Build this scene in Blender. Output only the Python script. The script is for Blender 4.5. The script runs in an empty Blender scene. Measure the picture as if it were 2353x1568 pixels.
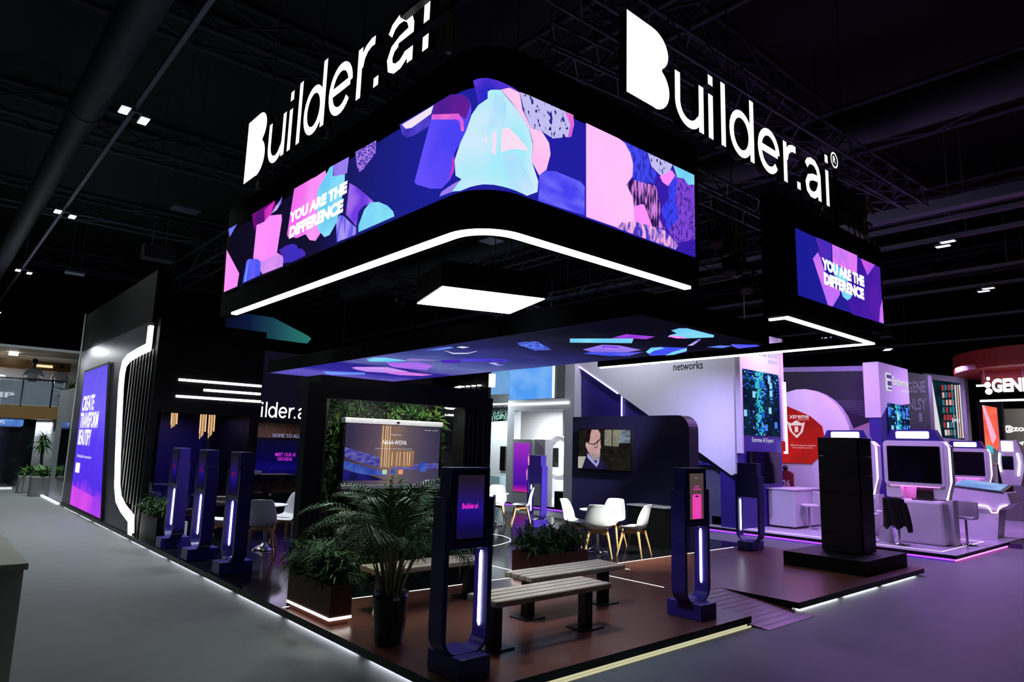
import bpy, bmesh, math, random
from mathutils import Vector, Matrix
random.seed(11)
sc = bpy.context.scene
COL = sc.collection

# ------------------------------------------------------------------ camera
cam_d = bpy.data.cameras.new('camera'); cam = bpy.data.objects.new('camera', cam_d); COL.objects.link(cam)
PITCH, ROLL, YAW, FPX = 0.155418723, 0.0289663078, 0.849710682, 1548.95862
fw = Vector((math.cos(PITCH)*math.cos(YAW), math.cos(PITCH)*math.sin(YAW), math.sin(PITCH)))
r0 = Vector((math.sin(YAW), -math.cos(YAW), 0)); u0 = r0.cross(fw)
rr = r0*math.cos(ROLL) + u0*math.sin(ROLL); uu = u0*math.cos(ROLL) - r0*math.sin(ROLL)
M = Matrix.Identity(4)
for i in range(3):
    M[i][0] = rr[i]; M[i][1] = uu[i]; M[i][2] = -fw[i]
M.translation = Vector((0, 0, 1.95))
cam.matrix_world = M
cam_d.sensor_width = 36.0; cam_d.lens = FPX*36.0/2353.0
cam_d.clip_start = 0.05; cam_d.clip_end = 300
sc.camera = cam

# ------------------------------------------------------------------ world, view
w = bpy.data.worlds.new('world'); sc.world = w; w.use_nodes = True
bg = w.node_tree.nodes['Background']; bg.inputs[0].default_value = (0.35, 0.38, 0.6, 1); bg.inputs[1].default_value = 0.012
sc.view_settings.view_transform = 'Standard'; sc.view_settings.look = 'None'
sc.view_settings.exposure = 0.0; sc.view_settings.gamma = 1.0; sc.view_settings.use_curve_mapping = False
sc.cycles.use_denoising = True
sc.cycles.max_bounces = 6; sc.cycles.diffuse_bounces = 2; sc.cycles.glossy_bounces = 3
sc.cycles.transmission_bounces = 4; sc.cycles.transparent_max_bounces = 8
sc.cycles.sample_clamp_indirect = 3.0; sc.cycles.caustics_reflective = False; sc.cycles.caustics_refractive = False

def area_light(name, loc, sx, sy, power, col, aim=None, spread=math.pi):
    d = bpy.data.lights.new(name, 'AREA'); d.shape = 'RECTANGLE'; d.size = sx; d.size_y = sy
    d.energy = power; d.color = col; d.spread = spread
    o = bpy.data.objects.new(name, d); COL.objects.link(o); o.location = loc
    if aim is not None:
        o.rotation_euler = (Vector(aim)-Vector(loc)).to_track_quat('-Z', 'Y').to_euler()
    return o
# high-bay lamps of the hall: the lamps seen on the left track and their neighbours over the aisles
for x, y, p in ((2.85,16.25,330),(3.02,25.5,420),(3.2,36.3,420)):
    area_light('high_bay_light', (x,y,8.9), 0.9, 0.5, p, (0.93,1.0,0.97), spread=math.radians(118))
for x, y, p in ((-6,24,200),(10.5,-3.5,24),(21,-2.5,40)):
    area_light('high_bay_light', (x,y,9.0), 0.9, 0.5, p, (0.86,0.94,1.0))
# lilac wash lamps rigged over the neighbouring stand
for x, y, z, p, c in ((15.9,5.4,4.9,150,(0.50,0.22,1.0)),(17.6,7.6,5.0,170,(0.50,0.22,1.0)),(16.4,8.0,5.2,80,(0.7,0.36,1.0)),(21.5,5.0,5.0,220,(0.6,0.30,1.0)),(26,7.0,5.0,180,(0.6,0.34,1.0))):
    area_light('wash_light', (x,y,z), 0.6, 0.6, p, c)
area_light('wash_light', (13.6,11.8,6.6), 0.7, 0.5, 150, (0.86,0.84,1.0), aim=(15.5,11.8,3.2))
area_light('wash_light', (14.4,6.2,6.4), 0.5, 0.5, 60, (0.95,0.93,1.0), aim=(17.0,8.8,3.9))

# spot lamps on the ring's rig, mostly aimed at the seats, benches and plants below
for loc, aim, p, c, sp in (((4.35,5.25,4.7),(4.9,4.95,0.5),9,(0.66,0.74,1.0),50),((4.4,5.6,4.7),(5.9,5.6,0.5),9,(0.66,0.74,1.0),50),((8.5,5.3,4.9),(9.5,8.1,0.5),48,(0.93,1.0,0.95),40),((9.0,5.5,4.6),(9.9,8.3,0.5),18,(0.93,1.0,0.95),36),
        ((10.4,5.6,4.5),(10.6,12.0,0.6),60,(0.95,0.97,1.0),30),((5.2,11.2,4.7),(4.6,11.2,0.7),40,(0.85,0.92,1.0),60),((12.9,9.0,3.9),(15.5,9.7,1.6),40,(0.5,0.42,1.0),90),((8.9,6.2,5.2),(8.9,5.2,0.1),9,(0.9,0.85,1.0),70),((10.4,5.2,4.5),(11.2,4.9,0.1),8,(0.9,0.8,1.0),80),((4.4,7.4,4.7),(3.6,5.9,0.8),16,(0.85,1.0,0.92),60),((4.5,11.2,4.7),(3.5,12.6,0.9),20,(0.8,0.85,1.0),80)):  # violet lamp at the right is added to brighten the neighbouring stand's dark wall
    area_light('rig_spot', loc, 0.2, 0.2, p, c, aim=aim, spread=math.radians(sp))
area_light('wall_washer', (2.75,21.3,4.22), 0.3, 0.3, 14, (0.9,0.97,1.0), aim=(3.4,20.4,2.6), spread=math.radians(120))
area_light('plant_wall_lamp', (5.1,8.0,2.46), 1.9, 0.06, 12, (1.0,1.0,0.9), aim=(5.1,8.5,1.9))
area_light('room_lamp', (4.5,16.0,2.4), 1.2, 0.6, 14, (0.45,0.36,1.0)); area_light('room_lamp', (7.4,17.8,2.4), 1.2, 0.4, 14, (0.8,0.7,1.0))  # first lamp is added, its violet tint stands in for reflections in the glass

# ------------------------------------------------------------------ helpers
def lin(c):
    c = c/255.0
    return c/12.92 if c <= 0.04045 else ((c+0.055)/1.055)**2.4
def L3(r, g, b): return (lin(r), lin(g), lin(b), 1.0)
MATS = {}
def mat(name, rgb, rough=0.5, metal=0.0, var=0.15, scale=8.0, bump=0.0, stretch=(1,1,1), spec=0.5):
    if name in MATS: return MATS[name]
    m = bpy.data.materials.new(name); m.use_nodes = True; nt = m.node_tree
    b = nt.nodes['Principled BSDF']
    tc = nt.nodes.new('ShaderNodeTexCoord'); mp = nt.nodes.new('ShaderNodeMapping'); mp.inputs['Scale'].default_value = stretch
    nz = nt.nodes.new('ShaderNodeTexNoise'); nz.inputs['Scale'].default_value = scale; nz.inputs['Detail'].default_value = 4
    mx = nt.nodes.new('ShaderNodeMix'); mx.data_type = 'RGBA'
    c = L3(*rgb)
    mx.inputs[6].default_value = tuple(v*(1-var) for v in c[:3])+(1,); mx.inputs[7].default_value = tuple(min(1, v*(1+var)) for v in c[:3])+(1,)
    nt.links.new(tc.outputs['Object'], mp.inputs[0]); nt.links.new(mp.outputs[0], nz.inputs['Vector'])
    nt.links.new(nz.outputs['Fac'], mx.inputs[0]); nt.links.new(mx.outputs[2], b.inputs['Base Color'])
    b.inputs['Roughness'].default_value = rough; b.inputs['Metallic'].default_value = metal
    b.inputs['Specular IOR Level'].default_value = spec
    if bump:
        bp = nt.nodes.new('ShaderNodeBump'); bp.inputs['Strength'].default_value = bump; bp.inputs['Distance'].default_value = 0.02
        nt.links.new(nz.outputs['Fac'], bp.inputs['Height']); nt.links.new(bp.outputs[0], b.inputs['Normal'])
    MATS[name] = m
    return m
def glow(name, rgb, k=1.0, rgb2=None, scale=2.0, stretch=(1,1,1), lo=0.35, hi=0.65, rot=(0,0,0)):
    """what gives off light: lamps, LED walls, screens"""
    if name in MATS: return MATS[name]
    m = bpy.data.materials.new(name); m.use_nodes = True; nt = m.node_tree
    nt.nodes.remove(nt.nodes['Principled BSDF'])
    e = nt.nodes.new('ShaderNodeEmission'); e.inputs[1].default_value = k; e.inputs[0].default_value = L3(*rgb)
    nt.links.new(e.outputs[0], nt.nodes['Material Output'].inputs[0])
    if rgb2 is not None:
        tc = nt.nodes.new('ShaderNodeTexCoord'); mp = nt.nodes.new('ShaderNodeMapping'); mp.inputs['Scale'].default_value = stretch
        mp.inputs['Rotation'].default_value = rot
        nz = nt.nodes.new('ShaderNodeTexNoise'); nz.inputs['Scale'].default_value = scale; nz.inputs['Detail'].default_value = 1.5
        rp = nt.nodes.new('ShaderNodeValToRGB'); rp.color_ramp.elements[0].position = lo; rp.color_ramp.elements[1].position = hi
        rp.color_ramp.elements[0].color = L3(*rgb); rp.color_ramp.elements[1].color = L3(*rgb2)
        nt.links.new(tc.outputs['Object'], mp.inputs[0]); nt.links.new(mp.outputs[0], nz.inputs['Vector'])
        nt.links.new(nz.outputs['Fac'], rp.inputs[0]); nt.links.new(rp.outputs[0], e.inputs[0])
    MATS[name] = m
    return m
def ramp_glow(name, axis, a, b, stops, k=1.0, noise=0.0):
    """screen picture that runs through colours along one axis of the object, from a to b"""
    m = bpy.data.materials.new(name); m.use_nodes = True; nt = m.node_tree
    nt.nodes.remove(nt.nodes['Principled BSDF'])
    e = nt.nodes.new('ShaderNodeEmission'); e.inputs[1].default_value = k
    nt.links.new(e.outputs[0], nt.nodes['Material Output'].inputs[0])
    tc = nt.nodes.new('ShaderNodeTexCoord'); sp = nt.nodes.new('ShaderNodeSeparateXYZ')
    mr = nt.nodes.new('ShaderNodeMapRange'); mr.inputs[1].default_value = a; mr.inputs[2].default_value = b
    rp = nt.nodes.new('ShaderNodeValToRGB')
    els = rp.color_ramp.elements
    els[0].position = stops[0][0]; els[0].color = L3(*stops[0][1]); els[1].position = stops[-1][0]; els[1].color = L3(*stops[-1][1])
    for p, c in stops[1:-1]:
        q = els.new(p); q.color = L3(*c)
    nt.links.new(tc.outputs['Object'], sp.inputs[0]); nt.links.new(sp.outputs['XYZ'.index(axis)], mr.inputs[0])
    if noise:
        nz = nt.nodes.new('ShaderNodeTexNoise'); nz.inputs['Scale'].default_value = 1.6
        ma = nt.nodes.new('ShaderNodeMath'); ma.operation = 'MULTIPLY_ADD'; ma.inputs[1].default_value = noise
        sb = nt.nodes.new('ShaderNodeMath'); sb.operation = 'SUBTRACT'; sb.inputs[1].default_value = noise*0.5
        nt.links.new(tc.outputs['Object'], nz.inputs['Vector']); nt.links.new(nz.outputs['Fac'], ma.inputs[0])
        nt.links.new(mr.outputs[0], ma.inputs[2]); nt.links.new(ma.outputs[0], sb.inputs[0]); nt.links.new(sb.outputs[0], rp.inputs[0])
    else:
        nt.links.new(mr.outputs[0], rp.inputs[0])
    nt.links.new(rp.outputs[0], e.inputs[0])
    return m
def glass(name, tint=(0.9,0.93,1.0), refl=0.9, rough=0.02):
    if name in MATS: return MATS[name]
    m = bpy.data.materials.new(name); m.use_nodes = True; nt = m.node_tree
    nt.nodes.remove(nt.nodes['Principled BSDF'])
    tr = nt.nodes.new('ShaderNodeBsdfTransparent'); tr.inputs[0].default_value = tint+(1,)
    gl = nt.nodes.new('ShaderNodeBsdfGlossy'); gl.inputs['Roughness'].default_value = rough; gl.inputs[0].default_value = (refl,refl,refl,1)
    fr = nt.nodes.new('ShaderNodeFresnel'); fr.inputs[0].default_value = 1.5
    mx = nt.nodes.new('ShaderNodeMixShader')
    nt.links.new(fr.outputs[0], mx.inputs[0]); nt.links.new(tr.outputs[0], mx.inputs[1]); nt.links.new(gl.outputs[0], mx.inputs[2])
    nt.links.new(mx.outputs[0], nt.nodes['Material Output'].inputs[0])
    MATS[name] = m
    return m

class MB:
    def __init__(s): s.v = []; s.f = []; s.m = []; s.s = []
    def add(s, vs, fs, mi=0, sm=False):
        o = len(s.v); s.v += [tuple(v) for v in vs]
        for f in fs: s.f.append([i+o for i in f]); s.m.append(mi); s.s.append(sm)
        return s
    def box(s, x0, x1, y0, y1, z0, z1, mi=0):
        return s.add([(x0,y0,z0),(x1,y0,z0),(x1,y1,z0),(x0,y1,z0),(x0,y0,z1),(x1,y0,z1),(x1,y1,z1),(x0,y1,z1)],
              [(3,2,1,0),(4,5,6,7),(0,1,5,4),(1,2,6,5),(2,3,7,6),(3,0,4,7)], mi)
    def bbox(s, x0, x1, y0, y1, z0, z1, b=0.01, mi=0):
        """box with bevelled edges"""
        bm = bmesh.new(); bmesh.ops.create_cube(bm, size=1)
        for v in bm.verts:
            v.co = Vector(((x0+x1)/2+v.co.x*(x1-x0), (y0+y1)/2+v.co.y*(y1-y0), (z0+z1)/2+v.co.z*(z1-z0)))
        bmesh.ops.bevel(bm, geom=bm.edges[:], offset=min(b, 0.49*min(x1-x0,y1-y0,z1-z0)), segments=2, affect='EDGES', profile=0.5)
        bm.verts.index_update()
        s.add([v.co[:] for v in bm.verts], [[v.index for v in f.verts] for f in bm.faces], mi); bm.free(); return s
    def prism(s, poly, fr, d0, d1, mi=0, sides=None):
        """polygon in a frame's plane, thick from d0 to d1 along its normal"""
        n = len(poly); vs = [fr(a,b,d0) for a,b in poly]+[fr(a,b,d1) for a,b in poly]
        s.add(vs, [tuple(range(n))[::-1], tuple(range(n,2*n))], mi)
        s.add(vs, [(i,(i+1)%n,n+(i+1)%n,n+i) for i in range(n)], mi if sides is None else sides); return s
    def flat(s, poly, fr, d, mi=0): return s.add([fr(a,b,d) for a,b in poly], [tuple(range(len(poly)))], mi)
    def beam(s, p, q, w, h=None, mi=0):
        p = Vector(p); q = Vector(q); h = h or w; d = (q-p).normalized()
        a = d.cross(Vector((0,0,1)))
        if a.length < 1e-3: a = Vector((1,0,0))
        a.normalize(); b = a.cross(d)
        c = [a*(w/2)*i+b*(h/2)*j for i,j in ((-1,-1),(1,-1),(1,1),(-1,1))]
        return s.add([p+k for k in c]+[q+k for k in c], [(3,2,1,0),(4,5,6,7),(0,1,5,4),(1,2,6,5),(2,3,7,6),(3,0,4,7)], mi)
    def tube(s, path, r, n=8, mi=0, cap=True):
        P = [Vector(p) for p in path]; R = r if isinstance(r,(list,tuple)) else [r]*len(P); vs = []; prev = None
        for i, p in enumerate(P):
            d = (P[min(i+1,len(P)-1)]-P[max(i-1,0)]).normalized()
            a = prev-d*prev.dot(d) if prev is not None else d.cross(Vector((0,0,1)) if abs(d.z)<0.9 else Vector((1,0,0)))
            a.normalize(); prev = a; b = d.cross(a)
            vs += [p+(a*math.cos(t)+b*math.sin(t))*R[i] for t in [2*math.pi*k/n for k in range(n)]]
        fs = [(i*n+k,i*n+(k+1)%n,(i+1)*n+(k+1)%n,(i+1)*n+k) for i in range(len(P)-1) for k in range(n)]
        s.add(vs, fs, mi, True)
        if cap: s.add(vs[:n], [tuple(range(n))[::-1]], mi); s.add(vs[-n:], [tuple(range(n))], mi)
        return s
    def lathe(s, prof, c=(0,0,0), n=24, mi=0):
        vs = [(c[0]+r*math.cos(2*math.pi*k/n), c[1]+r*math.sin(2*math.pi*k/n), c[2]+z) for r,z in prof for k in range(n)]
        fs = [(i*n+k,i*n+(k+1)%n,(i+1)*n+(k+1)%n,(i+1)*n+k) for i in range(len(prof)-1) for k in range(n)]
        return s.add(vs, fs, mi, True)
    def ball(s, c, r, n=12, m=8, mi=0, sz=1.0):
        return s.lathe([(max(1e-4,r*math.sin(math.pi*i/m)), -r*sz*math.cos(math.pi*i/m)) for i in range(m+1)], c, n, mi)
    def build(s, name, mats, parent=None, loc=(0,0,0), rz=0.0):
        me = bpy.data.meshes.new(name); me.from_pydata(s.v, [], s.f)
        for m in (mats if isinstance(mats,(list,tuple)) else [mats]): me.materials.append(m)
        me.polygons.foreach_set('material_index', s.m); me.polygons.foreach_set('use_smooth', s.s); me.update()
        o = bpy.data.objects.new(name, me); COL.objects.link(o); o.location = loc; o.rotation_euler = (0,0,rz)
        if parent is not None: o.parent = parent
        return o
def frame(o, u, v):
    o = Vector(o); u = Vector(u).normalized(); v = Vector(v).normalized(); n = u.cross(v)
    return lambda a, b, d=0.0: o+u*a+v*b+n*d
def front(y, x=0.0, z=0.0): return frame((x,y,z),(1,0,0),(0,0,1))        # faces -Y: a is x, b is z, d comes towards -Y
def side(x): 
    o = Vector((x,0,0))                                                   # faces -X: a is y, b is z, d comes towards -X
    return lambda a, b, d=0.0: Vector((x-d, a, b))
def under(z): return lambda a, b, d=0.0: Vector((a, b, z-d))              # faces down
def tag(o, label, cat, group=None, kind='thing'):
    o['label'] = label; o['category'] = cat; o['kind'] = kind
    if group: o['group'] = group
    return o
def thing(name, label, cat, loc=(0,0,0), rz=0.0, group=None):
    o = bpy.data.objects.new(name, None); COL.objects.link(o); o.location = loc; o.rotation_euler = (0,0,rz)
    o.empty_display_size = 0.1
    return tag(o, label, cat, group)
def structure(o):
    o['kind'] = 'structure'; return o
def dup(root, loc, rz, label=None, scale=None):
    def cp(o, par):
        c = o.copy(); COL.objects.link(c)
        if par is not None: c.parent = par
        for ch in o.children: cp(ch, c)
        return c
    r = cp(root, None); r.location = loc; r.rotation_euler = (0,0,rz)
    if scale: r.scale = scale
    if label: r['label'] = label
    return r
def rrect(x0, x1, z0, z1, r, n=5, corners=(1,1,1,1)):
    """rounded rectangle polygon, corners from bottom left round to top left"""
    P = []
    for k, (cx, cz, a0) in enumerate(((x0,z0,math.pi),(x1,z0,1.5*math.pi),(x1,z1,0),(x0,z1,0.5*math.pi))):
        if not corners[k]: P.append((cx,cz)); continue
        ox = cx+(r if k in (0,3) else -r); oz = cz+(r if k in (0,1) else -r)
        P += [(ox+r*math.cos(a0+0.5*math.pi*i/n), oz+r*math.sin(a0+0.5*math.pi*i/n)) for i in range(n+1)]
    return P
def letters(txt, bold=0.0):
    """outline of a line of writing as flat faces: (verts2d, faces, width, bottom, top)"""
    c = bpy.data.curves.new('writing', 'FONT'); c.body = txt; c.size = 1.0; c.offset = bold; c.resolution_u = 3
    c.fill_mode = 'FRONT'
    o = bpy.data.objects.new('writing', c); COL.objects.link(o)
    bpy.context.view_layer.update()
    me = bpy.data.meshes.new_from_object(o.evaluated_get(bpy.context.evaluated_depsgraph_get()))
    vs = [v.co[:2] for v in me.vertices]; fs = [list(p.vertices) for p in me.polygons]
    bpy.data.objects.remove(o); bpy.data.curves.remove(c); bpy.data.meshes.remove(me)
    return vs, fs
def write(mb, txt, fr, a0, b0, a1, b1, d=0.002, mi=0, bold=0.0):
    """writing fitted to the box a0..a1, b0..b1 of a frame (a0 > a1 lets it run the other way)"""
    vs, fs = letters(txt, bold)
    x0 = min(v[0] for v in vs); x1 = max(v[0] for v in vs); y0 = min(v[1] for v in vs); y1 = max(v[1] for v in vs)
    mb.add([fr(a0+(v[0]-x0)/(x1-x0)*(a1-a0), b0+(v[1]-y0)/(y1-y0)*(b1-b0), d) for v in vs], fs, mi)
def ribbon(path, w, n=3, rnd=True):
    """2D stroke of width w with soft ends, as one polygon"""
    P = [Vector(p) for p in path]; Lf = []; Rt = []
    for i, p in enumerate(P):
        d1 = (P[i]-P[i-1]).normalized() if i else (P[1]-P[0]).normalized()
        d2 = (P[i+1]-P[i]).normalized() if i < len(P)-1 else d1
        d = (d1+d2).normalized(); k = 1.0/max(0.5, d.dot(d1)); nn = Vector((-d.y, d.x))*(w/2*k)
        Lf.append(p+nn); Rt.append(p-nn)
    return Lf, Rt

# common materials
BLACK = mat('matt_black_panel', (8,8,9), 0.55, var=0.25, scale=3, spec=0.2)
FASCIA = mat('black_fascia_fabric', (4,4,5), 0.9, var=0.2, scale=5, spec=0.03)
DARKMET = mat('black_metal', (16,17,18), 0.35, 0.3)
TRUSS = mat('truss_metal', (96,92,116), 0.5, 0.3)
DUCTM = mat('duct_metal', (112,112,134), 0.5, 0.2)
WHITEGLOW = glow('white_led', (255,255,255), 4.0)
SOFTGLOW = glow('white_sign_light', (255,255,255), 1.5)
PURPLE = mat('violet_lacquer', (52,38,132), 0.32, var=0.08, scale=4)
NAVY = mat('navy_panel', (33,26,72), 0.5, var=0.1, scale=3)
WHITEP = mat('white_plastic', (225,226,224), 0.35, var=0.05)
WOODLEG = mat('light_wood', (190,150,95), 0.45, var=0.25, scale=6, stretch=(8,8,1))
CHROME = mat('chrome', (200,200,205), 0.12, 1.0, var=0.03)
LEAF = mat('leaf_green', (38,84,32), 0.5, var=0.5, scale=12, spec=0.25)
SOIL = mat('soil', (30,22,16), 0.9, var=0.4, scale=20)
SCREENOFF = mat('dark_screen', (8,8,10), 0.08, var=0.1)
WHITEBOOTH = mat('white_stand_panel', (215,213,218), 0.4, var=0.04, scale=2)
def part(mb, name, mats, t):
    """part drawn in the hall's own coordinates under an unrotated thing (or a part of it)"""
    o = mb.build(name, mats, t)
    if t.parent is None: o.location = -Vector(t.location)
    return o

# ------------------------------------------------------------------ the hall
CARPET = mat('grey_hall_carpet', (92,98,99), 0.6, var=0.12, scale=3.0, bump=0.05)
structure(MB().box(-25,75,-20,75,-0.2,0).build('floor', CARPET))
HALLBLACK = mat('black_hall_paint', (17,17,20), 0.8, var=0.3, scale=1.0)
structure(MB().box(-25,75,-20,75,13.0,13.2).build('ceiling', HALLBLACK))
structure(MB().box(-25,75,70,70.3,0,13).build('wall_back', HALLBLACK))
structure(MB().box(70,70.3,-20,75,0,13).build('wall_right', HALLBLACK))
structure(MB().box(-20.3,-20,-20,75,0,13).build('wall_left', HALLBLACK))

# ------------------------------------------------------------------ raised floor of the stand
BROWN = mat('brown_laminate', (96,58,46), 0.3, var=0.25, scale=1.5, stretch=(1,3,1))
GLOSSB = mat('black_gloss_floor', (20,19,24), 0.12, var=0.15, scale=2)
EDGEB = mat('black_edge_trim', (13,13,14), 0.4, var=0.2)
YS = 7.4
m = MB()
def slab(x0, x1, y0, y1, mi):
    z0, z1 = 0.045, 0.12
    v = [(x0,y0,z0),(x1,y0,z0),(x1,y1,z0),(x0,y1,z0),(x0,y0,z1),(x1,y0,z1),(x1,y1,z1),(x0,y1,z1)]
    m.add(v, [(4,5,6,7)], mi); m.add(v, [(3,2,1,0),(0,1,5,4),(1,2,6,5),(2,3,7,6),(3,0,4,7)], 2)
slab(3.3,7.45,4.2,YS,0); slab(7.45,8.6,5.3,YS,0); slab(8.6,13.1,4.2,YS,0); slab(3.3,13.1,YS,22.0,1)
m.box(3.42,7.4,4.32,21.9,0.0,0.046,2); m.box(8.66,12.98,4.32,21.9,0.0,0.046,2); m.box(7.3,8.7,5.4,21.9,0.0,0.046,2)
structure(m.build('raised_floor', [BROWN, GLOSSB, EDGEB]))
# wheelchair ramp let into the front edge, with dark grip lines
m = MB(); v = [(7.46,4.0,0.004),(8.59,4.0,0.004),(8.59,5.31,0.121),(7.46,5.31,0.121),(7.46,4.0,0.0),(8.59,4.0,0.0),(8.59,5.31,0.0),(7.46,5.31,0.0)]
m.add(v, [(0,1,2,3)], 0); m.add(v, [(4,5,1,0),(5,6,2,1),(6,7,3,2),(7,4,0,3)], 1)
ramp = tag(m.build('access_ramp', [BROWN, EDGEB]), 'brown sloping access ramp with dark grip lines in the front edge', 'ramp')
g = MB()
for i in range(11):
    y = 4.1+0.118*i; z = 0.004+(y-4.0)/1.31*0.117
    g.add([(7.47,y,z+0.002),(8.58,y,z+0.002),(8.58,y+0.022,z+0.004),(7.47,y+0.022,z+0.004)], [(0,1,2,3)])
g.build('grip_lines', DARKMET, ramp)
# light under the edge of the raised floor
EDGELED = glow('edge_led', (240,244,255), 13.0); CREAMLED = glow('cream_led', (215,212,170), 0.85)
m = MB()
y = 4.4
while y < 21.8:
    L = random.uniform(1.0,1.6); m.box(3.392,3.402,y,min(y+L,21.9),0.008,0.042); y += L+random.uniform(0.15,0.3)
tag(m.build('edge_light', EDGELED), 'white light strip under the left edge of the raised floor', 'light strip')
t = tag(MB().box(3.35,7.42,4.188,4.198,0.004,0.022).box(3.35,7.42,4.24,4.25,0.005,0.04).build('edge_light', CREAMLED), 'cream light strip under the front floor edge, left of the ramp', 'light strip')
m = MB()
for a, b in ((8.7,9.9),(10.1,11.3),(11.5,12.9)): m.box(a,b,4.285,4.295,0.008,0.042)
tag(m.build('edge_light', EDGELED), 'white light strip under the front floor edge, right of the ramp', 'light strip')
# light lines let into the floor
LINE = glow('floor_line_light', (255,250,245), 3.5)
def line(pts, label, w=0.014):
    Lf, Rt = ribbon(pts, w); n = len(pts); z = 0.1225
    tag(MB().add([(p.x,p.y,z) for p in Lf]+[(p.x,p.y,z) for p in Rt], [(i,n+i,n+i+1,i+1) for i in range(n-1)]).build('floor_light_line', LINE), label, 'light line', 'light lines in the floor')
line([(3.33,7.5),(5.2,7.42),(8.6,7.36),(12.4,7.34)], 'long white light line between the brown and the black floor')
line([(7.0,7.6),(7.0,9.4)], 'white floor light line just behind the planter at the second bench')
line([(7.93,5.75),(7.93,7.3)], 'white floor light line running from the bench towards the ramp')
line([(8.61,6.88),(8.61,7.34)], 'short white floor light line off the right end of the far bench')
line([(7.2,9.62),(8.0,9.78),(8.6,9.95),(9.05,10.17),(9.32,10.49),(9.45,10.85),(9.45,11.3),(9.2,11.7),(8.8,11.95)], 'curved white light line on the black floor by the rear chairs')

# ------------------------------------------------------------------ tall wall with screen at the left edge
GREYWALL = mat('grey_brushed_panel', (92,92,104), 0.38, 0.35, var=0.12, scale=6, stretch=(1,1,12))
CS = [(14.70,4.12),(14.70,3.69),(15.45,3.66),(16.27,3.60),(16.63,3.5),(16.73,3.28),(16.70,2.966),(16.5,2.314),(16.228,1.529),(15.98,0.93),(15.74,0.68),(15.26,0.53),(14.56,0.40),(14.44,0.125)]
t = thing('display_wall', 'tall grey wall with a bent white light strip beside the left aisle', 'wall', (3.4,18.0,0.12))
cut = [(y+0.07, z+0.07) for y, z in CS[1:8]]+[(y+0.08, z-0.02) for y, z in CS[8:12]]+[(14.66,0.36),(14.55,0.125)]
part(MB().prism([(22.0,0.125),(22.0,4.2),(14.8,4.2)]+cut, side(3.42), 0.0, 0.1), 'front_panel', GREYWALL, t)
part(MB().box(3.36,3.62,14.72,21.98,4.2,5.28), 'upper_panel', BLACK, t)
part(MB().box(3.30,3.33,21.98,22.03,0.12,5.3), 'edge_trim', WHITEP, t)
part(MB().box(3.6,3.68,14.62,22.0,0.12,4.2), 'back_panel', BLACK, t)
m = MB(); Lf, Rt = ribbon(CS, 0.15); n = len(CS); f = side(3.34)
m.add([f(p.x,p.y,0.035) for p in Lf]+[f(p.x,p.y,0.035) for p in Rt]+[f(p.x,p.y,-0.04) for p in Lf]+[f(p.x,p.y,-0.04) for p in Rt],
      [(i,n+i,n+i+1,i+1) for i in range(n-1)]+[(i,i+1,2*n+i+1,2*n+i) for i in range(n-1)]+[(n+i,3*n+i,3*n+i+1,n+i+1) for i in range(n-1)])
part(m, 'light_strip', glow('wall_strip_light', (255,255,255), 2.6), t)
FIN = mat('black_fin', (34,35,36), 0.35, 0.2, var=0.1)
for i in range(8):
    y = 14.62+0.245*i
    part(MB().box(3.42,3.56,y,y+0.07,0.12 if i < 2 else 0.62,3.66), 'fin', FIN, t)
# the screen on it
SCR_L = ramp_glow('aisle_screen_picture', 'Z', 0.2, 3.55, [(0,(190,70,235)),(0.12,(150,60,240)),(0.2,(85,50,235)),(0.45,(92,62,245)),(0.7,(120,100,250)),(1,(105,90,240))], 1.0, 0.25)
t = thing('led_screen', 'tall blue and violet screen with white headline on the left wall', 'screen', (3.30,19.0,0.15))
sq = [(20.5,0.19),(16.80,0.19),(17.93,3.57),(20.72,3.55)]
part(MB().prism([(20.58,0.13),(16.73,0.13),(17.86,3.63),(20.80,3.61)][::-1], side(3.30), 0.0, 0.03), 'bezel', BLACK, t)
m = MB().flat(sq[::-1], side(3.30), 0.034, 0); f = side(3.30)
m.flat([(20.45,0.19),(16.82,0.19),(17.05,0.55),(20.38,0.66)][::-1], f, 0.035, 2)
for txt, a, b, c, d in (('CREATE',20.44,2.53,18.95,2.92),('TRANSFORM',20.46,2.10,18.25,2.50),('BEAUTIFY',20.42,1.68,18.85,2.07)): write(m, txt, f, a, b, c, d, 0.036, 1, 0.03)
write(m, 'Tailored just for you and now', f, 20.3, 1.36, 18.5, 1.45, 0.036, 1)
m.flat(rrect(19.75,20.3,1.0,1.24,0.04), f, 0.036, 1)
part(m, 'display', [SCR_L, glow('screen_white', (255,255,255), 1.4), glow('screen_magenta', (160,62,240), 1.0, (225,80,235), 0.6)], t)

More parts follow.
